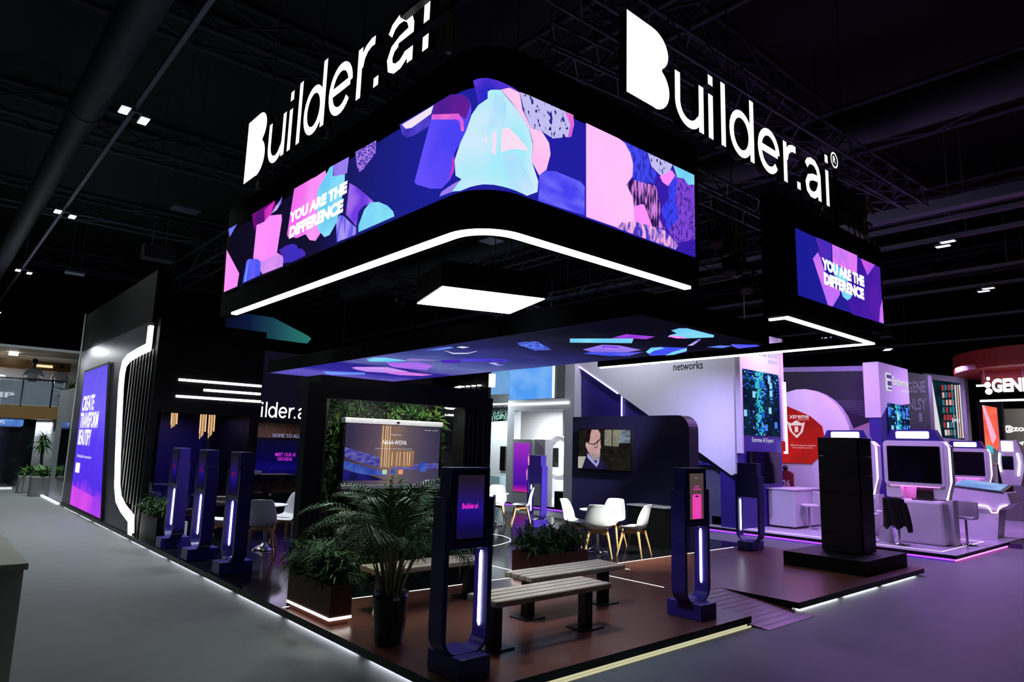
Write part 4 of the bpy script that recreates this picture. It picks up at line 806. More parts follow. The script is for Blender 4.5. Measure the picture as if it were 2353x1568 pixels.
t = thing('bar_table', 'high black bar table before the middle meeting room', 'table', (6.15,15.2,KF))
MB().box(-0.55,0.55,-0.3,0.3,1.02,1.06).build('table_top', BLACK, t)
for sx in (-1,1):
    MB().beam((sx*0.45,-0.25,0.0),(-sx*0.3,0.25,1.02),0.03).beam((sx*0.45,0.25,0.0),(-sx*0.3,-0.25,1.02),0.03).build('leg', DARKMET, t)
tag(MB().bbox(5.75,5.98,15.1,15.3,1.18,1.26,0.01).build('white_box', WHITEP), 'small white box lying on the high black bar table', 'box')

# ------------------------------------------------------------------ dark wall with television, side counter
t = thing('tv_wall', 'dark violet wall with rounded top corner carrying the television', 'wall', (11.4,9.1,KF))
part(MB().prism(rrect(7.62,10.72,0.12,2.66,0.28,8,(0,0,0,1)), lambda a,b,d=0.0: Vector((11.35-d,a,b)), -0.32, 0.0), 'panel', NAVY, t)
t = thing('television', 'television on the dark wall showing a bearded man with glasses', 'television', (11.3,9.75,1.5))
part(MB().box(11.29,11.35,8.98,10.50,1.50,2.39), 'bezel', BLACK, t)
f = lambda a, b, d=0.0: Vector((11.285-d, 10.48-a*1.48, 1.52+b*0.85))
m = MB(); 
def tq(pts, d, k): m.flat([(x, 1-y) for x, y in pts][::-1], f, d, k)
tq([(0,0),(1,0),(1,1),(0,1)],0,0)
tq([(0.52,0),(0.85,0),(0.78,0.42),(0.52,0.4)],0.001,1); tq([(0.83,0),(1,0),(1,0.33),(0.78,0.33)],0.0015,2); tq([(0.655,0),(0.672,0),(0.672,0.42),(0.655,0.42)],0.002,0)
tq([(0,0.70),(0.16,0.69),(0.08,1),(0,1)],0.001,3)
tq([(0.16,0.70),(0.22,0.66),(0.44,0.70),(0.56,0.90),(0.57,1),(0.09,1)],0.002,4)
tq([(0.18,0.60),(0.24,0.66),(0.36,0.86),(0.43,0.68),(0.42,0.84),(0.375,0.95),(0.28,0.84),(0.19,0.72)],0.003,5)
tq([(0.215,0.0),(0.40,0.0),(0.44,0.10),(0.445,0.30),(0.455,0.46),(0.44,0.50),(0.44,0.66),(0.40,0.76),(0.34,0.78),(0.27,0.70),(0.20,0.56),(0.15,0.42),(0.155,0.34),(0.20,0.33),(0.22,0.20)],0.004,6)
tq([(0.20,0.0),(0.27,0.0),(0.245,0.12),(0.235,0.26),(0.22,0.34),(0.195,0.33),(0.16,0.2)],0.005,7)
tq([(0.26,0.62),(0.31,0.60),(0.36,0.64),(0.44,0.60),(0.44,0.68),(0.39,0.78),(0.33,0.79),(0.28,0.72)],0.005,8)
tq([(0.20,0.345),(0.32,0.36),(0.42,0.25),(0.445,0.2),(0.445,0.23),(0.42,0.29),(0.33,0.385),(0.20,0.365)],0.006,7)
tq([(0.325,0.37),(0.335,0.37),(0.34,0.46),(0.375,0.43),(0.385,0.32),(0.395,0.32),(0.385,0.45),(0.335,0.48)],0.006,7)
part(m, 'display', [glow('tv_dark',(22,20,18),0.9,(34,32,26),6), glow('tv_cream',(150,146,122),0.8,(130,128,118),8), glow('tv_blue',(140,152,170),0.8,(80,92,110),12), glow('tv_chair',(180,176,165),0.9), glow('tv_navy',(26,24,58),0.9,(40,30,70),5), glow('tv_shirt',(160,160,225),0.9), glow('tv_skin',(190,150,150),0.95,(205,165,160),6), glow('tv_hair',(38,14,24),0.8), glow('tv_beard',(150,128,128),0.9,(180,165,170),20)], t)
t = thing('side_counter', 'low black counter with pale top against the dark wall', 'counter', (11.05,8.3,KF))
part(MB().box(10.85,11.3,7.85,8.72,0.12,0.87), 'body', BLACK, t); part(MB().box(10.83,11.31,7.83,8.74,0.87,0.895), 'counter_top', mat('pale_counter', (150,148,160), 0.4), t)

# ------------------------------------------------------------------ black stacked column on plinth
t = thing('speaker_column', 'tall black column of stacked modules on a flat black plinth at the right', 'column', (12.1,5.1,KF))
part(MB().bbox(11.3,13.05,4.44,5.76,0.12,0.345,0.004), 'plinth', BLACK, t)
COLB = mat('black_module', (18,17,20), 0.42, var=0.15)
zz = 0.36
for i in range(6):
    z1 = zz+0.318
    part(MB().bbox(12.0,12.5,4.72,5.42,zz,z1-0.003,0.006).bbox(11.965,12.0,4.74,5.40,zz,z1-0.003,0.006), 'module', COLB, t)
    zz = z1

# ------------------------------------------------------------------ counter in the lower left corner
PALE = mat('cream_table', (236,240,216), 0.5, var=0.03)
t = thing('counter_table', 'cream counter table cut off by the lower left corner', 'table', (-0.2,7.3,0.0))
part(MB().box(-1.2,0.78,6.2,8.65,0.955,1.0), 'table_top', PALE, t)
part(MB().box(0.63,0.76,6.24,6.38,0.0,0.955), 'leg', PALE, t); part(MB().box(0.63,0.76,8.45,8.6,0.0,0.955), 'leg', PALE, t)
part(MB().box(-1.2,0.63,6.24,6.30,0.86,0.955), 'apron', PALE, t)
part(MB().box(-1.1,0.6,6.6,6.64,0.05,0.86), 'front_panel', mat('ribbed_grey_panel', (110,118,122), 0.5, scale=30, stretch=(1,1,0.02), var=0.35), t)
# ------------------------------------------------------------------ neighbouring stand across the aisle (right)
LILFLOOR = mat('white_gloss_stand_floor', (206,200,214), 0.18, var=0.04)
VIOLED = glow('violet_edge_led', (120,50,255), 4.0); PINKLED = glow('pink_edge_led', (255,110,235), 4.0)
EX = 15.35
m = MB(); m.box(EX,30,4.35,18.5,0.05,0.12,0); m.box(EX+0.08,29.9,4.43,18.4,0.0,0.05,1)
m.box(EX-0.005,EX,4.35,18.5,0.05,0.115,1).box(EX,30,4.345,4.35,0.05,0.115,1)
structure(m.build('raised_floor', [LILFLOOR, EDGEB]))
tag(MB().box(EX+0.03,EX+0.045,4.4,18.4,0.012,0.045).build('edge_light', VIOLED), 'violet light strip under the left edge of the neighbouring stand floor', 'light strip')
tag(MB().box(EX+0.05,19.5,4.375,4.39,0.012,0.045).build('edge_light', PINKLED), 'pink light strip under the front edge of the neighbouring stand floor', 'light strip')
m = MB()
for a in ((15.75,15.77,4.7,9.6),(15.75,18.6,4.7,4.72),(18.58,18.6,4.7,6.0),(16.1,18.6,9.5,9.52),(15.9,17.6,7.0,7.015)): m.box(a[0],a[1],a[2],a[3],0.1205,0.1215)
tag(m.build('floor_light_line', glow('pink_white_line', (255,225,255), 2.5)), 'pinkish white light line framing the neighbouring stand floor', 'light line')

# big corner wall with slanted white panel, and LED column at its end
VNAVY = mat('deep_violet_wall', (44,30,118), 0.45, var=0.1)
LILW = mat('white_wall_panel', (205,205,214), 0.5, var=0.04)
SX = 15.5
t = thing('stand_wall', 'deep violet wall with slanted white upper panel behind the television wall', 'wall', (15.6,11.5,0.12))
part(MB().box(SX,SX+0.3,10.5,14.28,0.12,4.6).box(SX+0.02,SX+0.3,9.52,10.5,2.0,4.6), 'wall_panel', VNAVY, t)
part(MB().prism([(9.0,5.1),(9.0,1.46),(9.12,1.40),(12.73,3.58),(14.28,4.49),(14.28,5.1)], side(SX), 0.0, 0.12), 'white_panel', LILW, t)
part(MB().box(SX+0.2,SX+0.25,9.52,10.5,0.12,2.0), 'grey_niche', mat('grey_blue_panel', (92,98,120), 0.25, 0.2), t)
part(MB().box(SX+0.05,SX+0.2,9.52,10.5,1.62,1.68), 'shelf', VNAVY, t)
part(MB().beam((SX-0.13,14.28,4.47),(SX-0.13,12.73,3.57),0.03).beam((SX-0.05,12.65,3.5),(SX-0.05,12.65,2.7),0.03), 'light_line', glow('violet_white_line', (205,190,255), 3.0), t)
m = MB(); f = side(SX-0.12)
write(m, 'networks', f, 10.8, 4.12, 9.88, 4.33, 0.003, 0, 0.01); write(m, 'Extreme', f, 11.9, 4.34, 9.85, 4.68, 0.003, 0, 0.01)
part(m, 'lettering', mat('dark_letters', (22,22,34), 0.5), t)
def matrix(mb, f, a0, a1, b0, b1, seed, nx=26, ny=40):
    """city of glowing windows on an LED column"""
    rng = random.Random(seed)
    mb.flat([(a0,b0),(a1,b0),(a1,b1),(a0,b1)], f, 0.0, 0)
    for i in range(nx):
        for j in range(ny):
            u = i/nx; v = j/ny; p = math.exp(-((u-0.45)/0.12)**2)*0.85+(0.35 if v > 0.72 else 0)+(0.35 if 0.72 < u < 0.85 and 0.5 < v < 0.75 else 0)+0.05
            if rng.random() < p:
                w = (a1-a0)/nx; h = (b1-b0)/ny; k = 1 if abs(u-0.45) < 0.12 and rng.random() < 0.7 else rng.choice((2,2,3))
                if rng.random() < 0.08: k = 4
                mb.flat([(a0+i*w,b0+j*h),(a0+(i+0.85)*w,b0+j*h),(a0+(i+0.85)*w,b0+(j+0.82)*h),(a0+i*w,b0+(j+0.82)*h)], f, 0.003, k)
    for k_ in range(10):
        i = rng.randrange(nx-2); j = rng.randrange(ny-4); w = (a1-a0)/nx; h = (b1-b0)/ny
        mb.flat([(a0+i*w,b0+j*h),(a0+(i+2)*w,b0+j*h),(a0+(i+2)*w,b0+(j+4)*h),(a0+i*w,b0+(j+4)*h)], f, 0.004, rng.choice((2,4,5)))
MXM = [glow('matrix_ground',(16,20,52),0.9,(18,44,66),2), glow('matrix_cyan',(60,215,225),1.1), glow('matrix_blue',(40,90,225),1.0), glow('matrix_teal',(24,130,165),1.0), glow('matrix_white',(150,215,250),1.0), glow('matrix_blue2',(80,130,250),1.0)]
t = thing('led_column', 'tall violet column with blue and cyan LED picture beside the slanted white panel', 'LED column', (16.5,9.0,0.12))
part(MB().box(SX,17.6,8.92,9.5,0.12,3.9), 'body', VNAVY, t)
part(MB().prism([(15.52,4.0),(17.66,4.0),(17.66,5.1),(15.52,5.1)], front(8.92), -0.5, 0.02).box(17.58,17.72,8.86,9.3,2.3,5.1).box(15.46,15.56,8.86,9.3,1.95,5.1), 'white_frame', LILW, t)
m = MB(); matrix(m, front(8.895), 15.58, 17.5, 2.42, 4.08, 4); part(m, 'display', MXM, t)
m = MB(); f = front(8.91); write(m, 'Extreme AI Expert', f, 16.05, 2.42-0.21, 17.15, 2.42-0.06, 0.004, 0, 0.0); write(m, 'networks', front(8.895), 16.95, 4.36, 17.5, 4.5, 0.01, 0, 0.02)
write(m, 'Extreme', front(8.895), 16.4, 4.52, 17.5, 4.8, 0.01, 0, 0.02)
part(m, 'lettering', glow('pale_letters', (215,215,228), 1.0), t)
part(MB().box(15.8,17.35,8.84,8.92,1.2,2.0), 'monitor', SCREENOFF, t)
part(MB().box(17.66,17.72,8.8,8.84,2.0,3.9).box(17.55,17.72,8.8,8.84,1.97,2.03), 'light_line', glow('soft_white_line', (225,215,255), 2.0), t)
t = thing('reception_counter', 'white counter glowing lilac below the tall LED column', 'counter', (17.6,8.7,0.12))
part(MB().bbox(16.75,18.5,8.2,8.9,0.16,1.06,0.03), 'body', WHITEBOOTH, t); part(MB().box(16.73,18.52,8.18,8.92,1.06,1.09), 'counter_top', WHITEBOOTH, t)
tag(MB().bbox(15.7,15.95,9.5,9.9,0.12,0.36,0.02).build('wire_basket', mat('mesh_basket', (60,60,66), 0.4, 0.3, var=0.9, scale=60)), 'grey mesh basket on the floor of the niche under the white panel', 'basket')
def truss_of(*a): return truss(*a)
# stadium picture wall, white arch and red ball
t = thing('stadium_wall', 'large dark picture wall of a stadium in a lilac frame behind the pods', 'picture wall', (20.2,8.9,0.12))
f = side(20.2)
part(MB().prism([(7.25,0.12),(10.9,0.12),(10.9,4.68),(7.25,4.5)], f, -0.2, 0.0), 'frame', mat('lilac_frame', (176,150,216), 0.5), t)
m = MB(); P4 = lambda pts, d, k: m.flat(pts[::-1], f, d, k)
P4([(7.42,0.2),(7.42,4.36),(10.9,4.54),(10.9,0.2)],0.002,0)
P4([(7.42,2.5),(7.42,3.0),(8.9,2.42),(10.9,2.0),(10.9,1.7)],0.004,1); P4([(7.42,1.6),(7.42,2.6),(9.0,2.2),(10.9,1.8),(10.9,0.4)],0.005,2)
for i in range(6): P4([(7.42,3.0+0.09*i),(7.42,3.03+0.09*i),(10.9,4.02-0.05*i),(10.9,3.99-0.05*i)],0.006,3)
part(m, 'picture', [mat('stadium_night', (36,28,56), 0.6), mat('stadium_band', (190,150,165), 0.6), mat('stadium_stand', (150,42,62), 0.6, var=0.3), mat('stadium_roof', (80,70,100), 0.6)], t)
t = thing('red_ball_display', 'white arch with big red faceted ball panel showing a crest, beside the LED column', 'display', (19.0,9.2,0.12))
f = side(19.0)
part(MB().prism([(9.0+1.35*math.cos(a*math.pi/16-0.3), 2.3+1.52*math.sin(a*math.pi/16-0.3)) for a in range(21)]+[(9.0-1.1,0.12),(9.0+0.9,0.12)], f, -0.25, 0.0), 'arch', WHITEBOOTH, t)
m = MB().flat([(9.85,3.2),(9.5,3.38),(8.75,3.05),(8.42,2.76),(8.36,2.42),(8.55,1.9),(8.75,1.72),(9.6,1.72),(10.0,2.4)][::-1], f, 0.03, 0)
write(m, 'xtreme', f, 9.35, 2.98, 8.78, 3.09, 0.034, 1, 0.02); write(m, 'networks', f, 9.1, 2.93, 8.78, 2.97, 0.034, 1)
m.flat([(9.42,2.9),(9.35,2.62),(9.15,2.42),(8.97,2.6),(8.9,2.88),(9.0,2.84),(9.15,2.93),(9.3,2.84)][::-1], f, 0.034, 1); m.flat([(9.32,2.78),(9.27,2.6),(9.15,2.5),(9.04,2.6),(8.99,2.78)][::-1], f, 0.037, 0); m.flat([(9.2,2.75),(9.2,2.58),(9.1,2.6),(9.1,2.75)][::-1], f, 0.039, 1)
write(m, 'Official AI network solutions', f, 9.35, 2.20, 8.62, 2.24, 0.034, 1); write(m, 'and analytics partner', f, 9.3, 2.13, 8.7, 2.17, 0.034, 1)
part(m, 'red_panel', [glow('red_panel_light', (196,34,34), 0.85, (160,28,30), 1.2), glow('pale_crest', (235,210,225), 0.9)], t)
part(MB().box(19.05,19.2,8.45,9.9,0.9,1.68), 'dark_screen', SCREENOFF, t)
t = thing('player_cutout', 'dark red football shirt with number 26 behind the white counter', 'shirt', (18.9,9.3,1.0))
m = MB().prism([(9.58,0.9),(9.58,1.36),(9.66,1.32),(9.66,1.42),(9.52,1.5),(9.36,1.5),(9.22,1.42),(9.22,0.9)][::-1], side(18.85), 0.0, 0.08); m.box(18.86,18.9,9.38,9.44,0.12,1.0)
part(m, 'shirt', mat('red_shirt', (120,24,36), 0.7), t); m = MB().ball((18.8,9.44,1.57),0.075); part(m, 'head', mat('dark_hair', (24,18,18), 0.8), t)
m = MB(); write(m, '26', side(18.77), 9.52, 1.03, 9.30, 1.24, 0.003, 0, 0.02); part(m, 'number', mat('shirt_number', (225,225,225), 0.6), t)

# white demo pods
def pod(label, x, y, sc_=1.0):
    """faces -X; y is its middle"""
    t = thing('demo_pod', label, 'demo pod', (x,y,0.12), 0, 'white demo pods')
    f = lambda a, b, d=0.0: Vector((-d, -a, b))                    # a runs to the right seen from the front
    MB().prism(rrect(-0.62,0.62,1.22,2.22,0.09,5), f, -0.34, 0.0).build('screen_frame', WHITEBOOTH, t)
    MB().prism(rrect(-0.54,0.54,1.30,2.10,0.02,2), f, 0.0, 0.006).build('screen', SCREENOFF, t)
    MB().prism(rrect(-0.6,-0.3,0.95,1.24,0.03,2), f, -0.34, -0.02).prism(rrect(0.36,0.62,0.95,1.24,0.03,2), f, -0.34, -0.02).box(0.3,0.34,-0.62,0.62,0.9,1.24).build('niche', WHITEBOOTH, t)
    MB().box(0.02,0.22,-0.5,0.52,1.20,1.218).build('niche_light', PINKLED, t)
    MB().bbox(-0.30,0.36,-0.62,0.36,0.0,0.93,0.06).build('desk', WHITEBOOTH, t)
    h = MB().prism([(-0.56,2.22),(0.56,2.22),(0.44,2.47),(-0.44,2.47)], f, -0.28, -0.03).build('header', VNAVY, t)
    MB().prism(rrect(-0.34,0.34,2.27,2.43,0.03,3), f, -0.03, -0.02).build('light_panel', glow('pod_header_light', (250,250,245), 2.2), h)
    m = MB(); pth = [(0.66,2.2),(0.72,2.05),(0.72,1.35),(0.66,1.15),(0.62,0.95),(0.64,0.5),(0.60,0.02)]
    m.tube([(0.02,-a,b) for a,b in pth], 0.018, 6); m.build('side_light', glow('pod_side_light', (255,235,255), 4.0), t)
    MB().box(0.0,0.34,-0.72,-0.60,0.0,0.95).prism([(0.60,0.95),(0.70,1.3),(0.70,2.1),(0.60,2.2)], f, -0.34, 0.0).build('side_panel', WHITEBOOTH, t)
    return t
p1_ = pod('white demo pod with black screen and open laptop, nearest the floor corner', 16.95, 5.52)
dup(p1_, (27.3,7.25,0.12), 0, 'white demo pod with black screen behind the nearest pod, left of the touch table')
dup(p1_, (17.4,7.18,0.12), 0, 'white demo pod mostly hidden behind the black column')
t = thing('laptop', 'open black laptop on the desk of the nearest demo pod', 'laptop', (16.85,5.35,1.05))
part(MB().bbox(16.7,16.98,5.1,5.52,1.055,1.075,0.006), 'keyboard_base', DARKMET, t)
part(MB().beam((16.99,5.31,1.07),(17.08,5.31,1.36),0.42,0.012), 'lid', DARKMET, t)
tag(MB().beam((16.75,5.66,1.055),(16.75,5.74,1.26),0.07,0.012).build('card_holder', WHITEP), 'small white card standing left of the laptop on the pod desk', 'card holder')
def stool(label, x, y, rz, z=0.12):
    t = thing('bar_stool', label, 'stool', (x,y,z), rz, 'white bar stools')
    MB().lathe([(0.001,0),(0.2,0),(0.2,0.012),(0.05,0.03),(0.03,0.06),(0.001,0.06)], n=24).build('foot', CHROME, t)
    MB().tube([(0,0,0.05),(0,0,0.55)],0.025,10).build('column', CHROME, t)
    MB().bbox(-0.2,0.2,-0.19,0.2,0.55,0.61,0.03).build('seat', WHITEBOOTH, t)
    MB().bbox(-0.2,0.2,-0.22,-0.17,0.58,0.93,0.03).build('backrest', WHITEBOOTH, t)
    return t
s0 = stool('white bar stool left of the black column, by the white counter', 17.2, 8.05, 0.8)
dup(s0, (16.1,6.25,0.12), -math.pi/2, 'white bar stool just right of the black column')
dup(s0, (17.0,6.5,0.12), -math.pi/2, 'white bar stool half hidden behind the one by the black column')
dup(s0, (17.45,4.72,0.12), math.pi/2, 'white bar stool at the right side of the nearest demo pod')
dup(s0, (16.15,5.62,0.12), -math.pi/2, 'white bar stool with a black jacket hung over its back')
t = thing('jacket', 'black jacket hung over the back of a bar stool', 'jacket', (15.92,5.62,0.6))
rng = random.Random(5); m = MB(); vs = []; NY, NZ = 14, 12
for j in range(NZ+1):
    v = j/NZ; w = 0.21+0.06*v
    for i in range(NY+1):
        u = -1+2*i/NY; e = (1-abs(u)**3)
        vs.append((15.90-0.07*e-0.02*math.sin(u*9+v*3)-0.03*v, 5.62+w*u-0.05*v, 1.09-0.62*v+0.03*e+(0.05*math.sin(u*7) if j == NZ else 0)))
m.add(vs, [(j*(NY+1)+i, j*(NY+1)+i+1, (j+1)*(NY+1)+i+1, (j+1)*(NY+1)+i) for j in range(NZ) for i in range(NY)], 0, True)
o = part(m, 'body', mat('black_cloth', (9,9,11), 0.9), t); md = o.modifiers.new('thick','SOLIDIFY'); md.thickness = 0.03
part(MB().tube([(15.86,5.40,1.0),(15.84,5.35,0.8),(15.85,5.31,0.55),(15.86,5.30,0.42)],[0.06,0.065,0.06,0.05],10), 'sleeve', mat('black_cloth', (9,9,11), 0.9), t)
t = thing('paper_bag', 'pale paper bag standing on the floor under the jacket', 'bag', (16.35,5.95,0.12))
part(MB().add([(16.25,5.82,0.12),(16.25,6.08,0.12),(16.45,6.08,0.12),(16.45,5.82,0.12),(16.28,5.84,0.46),(16.28,6.06,0.46),(16.42,6.06,0.46),(16.42,5.84,0.46)], [(3,2,1,0),(0,1,5,4),(1,2,6,5),(2,3,7,6),(3,0,4,7)]), 'bag_body', WHITEBOOTH, t)
part(MB().tube([(16.28,5.9,0.46),(16.28,5.92,0.54),(16.28,5.98,0.54),(16.28,6.0,0.46)],0.006,5), 'handle', WHITEBOOTH, t)
# slanted touch table
t = thing('touch_table', 'slanted white touch table with blue screen and bent light line', 'table', (20.0,4.9,0.12))
f = lambda a, b, d=0.0: Vector((19.6-d, a, b))
part(MB().prism([(5.55,0.80),(5.60,1.30),(4.42,1.20),(4.36,0.95),(4.62,0.78),(5.35,0.80)], f, -0.95, 0.0), 'table_body', WHITEBOOTH, t)
part(MB().prism([(5.35,0.12),(5.30,0.82),(4.62,0.80),(4.70,0.12)], f, -0.7, -0.1), 'pedestal', WHITEBOOTH, t)
part(MB().add([(19.58,5.56,1.31),(19.58,4.48,1.215),(20.5,4.48,1.36),(20.5,5.56,1.46),(19.58,5.56,1.28),(19.58,4.48,1.185),(20.5,4.48,1.2),(20.5,5.56,1.28)],[(3,2,1,0),(4,5,6,7),(0,1,5,4),(1,2,6,5),(2,3,7,6),(3,0,4,7)]), 'screen_rim', DARKMET, t)
part(MB().add([(19.64,5.48,1.325),(19.64,4.56,1.244),(20.44,4.56,1.37),(20.44,5.48,1.458)],[(3,2,1,0)]), 'display', glow('touch_blue', (120,160,235), 0.9, (160,195,250), 2), t)
part(MB().tube([(19.57,5.1,0.88),(19.57,4.82,0.86),(19.57,4.74,0.72),(19.57,4.64,0.72),(19.57,4.56,0.88),(19.57,4.42,0.92)],0.014,6), 'light_line', glow('pink_white_tube', (255,215,255), 3.5), t)

# second LED column and towers behind
t = thing('led_column', 'far LED column with company logo over a blue and cyan picture', 'LED column', (20.4,7.0,0.12))
part(MB().prism([(19.35,0.12),(21.4,0.12),(21.4,3.55),(20.6,3.35),(19.35,3.35)], front(7.02), -0.3, 0.0), 'body', VNAVY, t)
part(MB().prism([(19.32,3.0),(19.75,3.3),(21.5,3.5),(21.5,4.5),(19.32,4.5)], front(7.0), -0.4, 0.0), 'white_head', LILW, t)
m = MB(); matrix(m, front(6.995), 19.8, 21.4, 2.0, 3.42, 9, 18, 26); part(m, 'display', MXM, t)
m = MB(); f = front(6.99); write(m, 'Extreme', f, 20.25, 3.95, 21.4, 4.18, 0.004, 0, 0.02); write(m, 'networks', f, 20.85, 3.78, 21.38, 3.88, 0.004, 0, 0.02)
m.flat(rrect(19.75,20.15,3.75,4.25,0.05), f, 0.003, 0); m.flat([(19.82,4.1),(20.15,4.1),(20.15,4.2),(19.82,4.2)], f, 0.005, 1); m.flat([(19.86,3.9),(20.15,3.9),(20.15,4.03),(19.86,4.03)], f, 0.005, 1); m.flat([(19.86,3.8),(20.15,3.8),(20.15,3.85),(19.86,3.85)], f, 0.005, 1)
part(m, 'logo', [glow('pale_letters', (215,215,228), 1.0), VNAVY], t)
t = thing('glass_tower', 'grey tower with raised pale lettering right of the far LED column', 'tower', (26.2,8.2,0.12))
f = side(26.0)
part(MB().prism([(8.75,0.12),(7.85,0.12),(7.85,4.8),(8.75,5.0)][::-1], f, -0.4, 0.0), 'body', mat('grey_tower', (96,100,104), 0.35), t)
m = MB(); write(m, 'GENE', f, 8.5, 4.2, 7.95, 4.6, 0.01, 0, 0.02); write(m, 'NLSY', f, 8.5, 3.6, 7.95, 4.0, 0.01, 0, 0.02); write(m, 'I', f, 8.2, 3.2, 8.1, 3.5, 0.01, 0, 0.02); part(m, 'lettering', mat('tower_letters', (165,170,178), 0.3), t)
t = thing('shelf_picture_tower', 'white framed tower with tall colourful shelf picture', 'tower', (28.2,7.9,0.12))
f = side(28.0)
part(MB().prism([(8.6,0.12),(7.3,0.12),(7.3,4.85),(8.6,5.1)][::-1], f, -0.4, 0.0), 'body', mat('pale_tower', (180,178,190), 0.5), t)
m = MB().flat([(8.5,2.75),(7.42,2.65),(7.42,4.66),(8.5,4.88)], lambda a,b,d=0.0: Vector((28.0-d,a,b)), 0.005, 0)
m.flat([(8.5,2.75),(8.12,2.72),(8.32,4.84),(8.5,4.88)], f, 0.008, 1)
rng = random.Random(2)
for i in range(4):
    for j in range(7):
        a = 8.05-0.05*i*2-rng.uniform(0,0.03); b = 2.8+0.27*j
        m.flat([(a,b),(a-0.07,b),(a-0.07,b+0.2),(a,b+0.2)], f, 0.01, rng.choice((2,3,4,5)))
for a, k in ((7.72,3),(7.62,2),(7.55,5),(7.48,2)): m.flat([(a,2.7),(a-0.045,2.7),(a-0.045,4.6),(a,4.6)], f, 0.011, k)
write(m, 'Jamy', f, 7.78, 3.25, 7.5, 3.42, 0.014, 2, 0.03)
part(m, 'display', [glow('shelf_dark',(20,50,60),0.8,(10,20,30),5), glow('shelf_white',(228,226,232),0.9), glow('shelf_pale',(220,225,230),0.9), glow('shelf_teal',(50,130,150),0.8), glow('shelf_red',(190,60,70),0.8), glow('shelf_peach',(235,170,160),0.9)], t)
tag(MB().box(29.3,29.6,6.55,7.3,0.0,4.1).build('dark_partition', BLACK), 'black partition left of the tall orange panel', 'partition')
t = thing('tall_poster', 'tall orange and pink poster panel at the far right', 'poster', (28.0,6.6,1.7))
f = side(28.0)
part(MB().prism([(6.82,1.8),(6.40,1.84),(6.40,3.76),(6.82,3.86)][::-1], f, -0.06, 0.0), 'panel', WHITEBOOTH, t); part(MB().box(28.06,28.12,6.55,6.67,0.0,3.0), 'post', WHITEBOOTH, t)
m = MB(); q = lambda pts, d, k: m.flat(pts[::-1], f, d, k)
m.flat([(6.82,1.8),(6.40,1.84),(6.40,3.76),(6.82,3.86)], f, 0.003, 0); m.flat([(6.82,3.86),(6.75,3.84),(6.47,2.75),(6.6,2.5),(6.66,2.75)], f, 0.006, 1); m.flat([(6.78,2.5),(6.58,2.4),(6.6,2.15),(6.78,2.2)], f, 0.006, 2); m.flat([(6.6,2.4),(6.42,2.25),(6.42,1.86),(6.66,1.83)], f, 0.006, 3)
part(m, 'picture', [glow('poster_orange',(250,85,70),0.95,(255,120,90),2), glow('poster_pink',(250,180,215),1.0), glow('poster_cyan',(60,205,225),0.95), glow('poster_grey',(100,105,120),0.8)], t)
t = thing('far_stand_wall', 'grey wall with lit company lettering at the far right edge', 'wall', (31.0,4.5,0.0))
part(MB().box(31.0,31.3,0.5,7.1,0.0,3.9), 'panel', mat('warm_grey_wall', (120,116,112), 0.6), t)
m = MB(); f = side(31.0); write(m, '@zoknow', f, 6.95, 3.0, 5.5, 3.28, 0.01, 0, 0.03); part(m, 'lettering', glow('far_letters',(245,245,250),1.6), t); m = MB(); write(m, 'comprou', f, 6.75, 2.5, 5.5, 2.68, 0.01, 0, 0.03); part(m, 'lettering', glow('far_letters',(245,245,250),1.6), t)
area_light('stand_lamp', (29.3,4.8,4.6), 0.5, 0.5, 70, (1,0.97,0.9), aim=(31,4.8,2.5))
t = thing('white_capsule', 'white capsule shaped stand with dark screen and light bands at the far right', 'display stand', (26.0,5.7,0.1))
part(MB().prism([(5.95,1.2),(6.02,1.7),(6.02,2.1),(5.92,2.6),(5.5,2.6),(5.36,2.1),(5.36,1.7),(5.48,1.2)], side(26.0), -0.3, 0.0), 'capsule', WHITEBOOTH, t)
part(MB().box(25.96,26.3,5.4,6.05,0.1,1.2), 'counter', mat('grey_counter', (120,118,116), 0.5), t); part(MB().prism([(5.92,1.68),(5.62,1.68),(5.62,2.1),(5.92,2.1)][::-1], side(26.0), 0.0, 0.01), 'screen', SCREENOFF, t)
m = MB(); m.tube([(25.97,5.96,1.6),(25.97,6.0,1.9),(25.97,5.96,2.2)],0.02,6); m.tube([(25.97,5.52,1.5),(25.97,5.46,1.9),(25.97,5.5,2.2)],0.025,6); m.box(25.985,25.99,5.6,5.9,2.25,2.56); part(m, 'light_band', glow('capsule_light',(250,255,255),2.0), t)
tag(MB().box(24.3,24.9,3.2,5.05,0.1,1.35).box(24.27,24.3,3.2,5.05,1.1,1.14).build('red_counter', mat('dark_red_counter', (130,26,22), 0.4)), 'dark red counter at the right edge beyond the touch table', 'counter')
t = thing('hanging_canopy', 'round red hanging canopy at the far right', 'canopy', (27.5,4.0,5.0))
f = lambda a, b, d=0.0: Vector((a,b,d))
cir = [(27.6+3.0*math.cos(k*math.pi/24), 4.4+3.0*math.sin(k*math.pi/24)) for k in range(48)]
part(MB().prism(cir, f, 4.83, 5.42), 'drum', mat('red_canopy_fabric', (150,34,22), 0.6, var=0.3), t)
tag(MB().prism([(26.0,6.3),(28.5,6.6),(28.5,3.5),(26.0,3.0)], f, 4.4, 4.83).build('canopy_box', mat('dark_red_panel', (130,16,24), 0.5)), 'dark red box hanging under the round red canopy', 'canopy')
area_light('canopy_lamp', (25.2,3.6,6.2), 0.4, 0.4, 60, (1,0.5,0.3), aim=(25.5,4.2,5.0))
t = thing('hanging_sign', 'white lit hanging letter sign under the red canopy at the right edge', 'sign', (25.9,4.5,4.1))
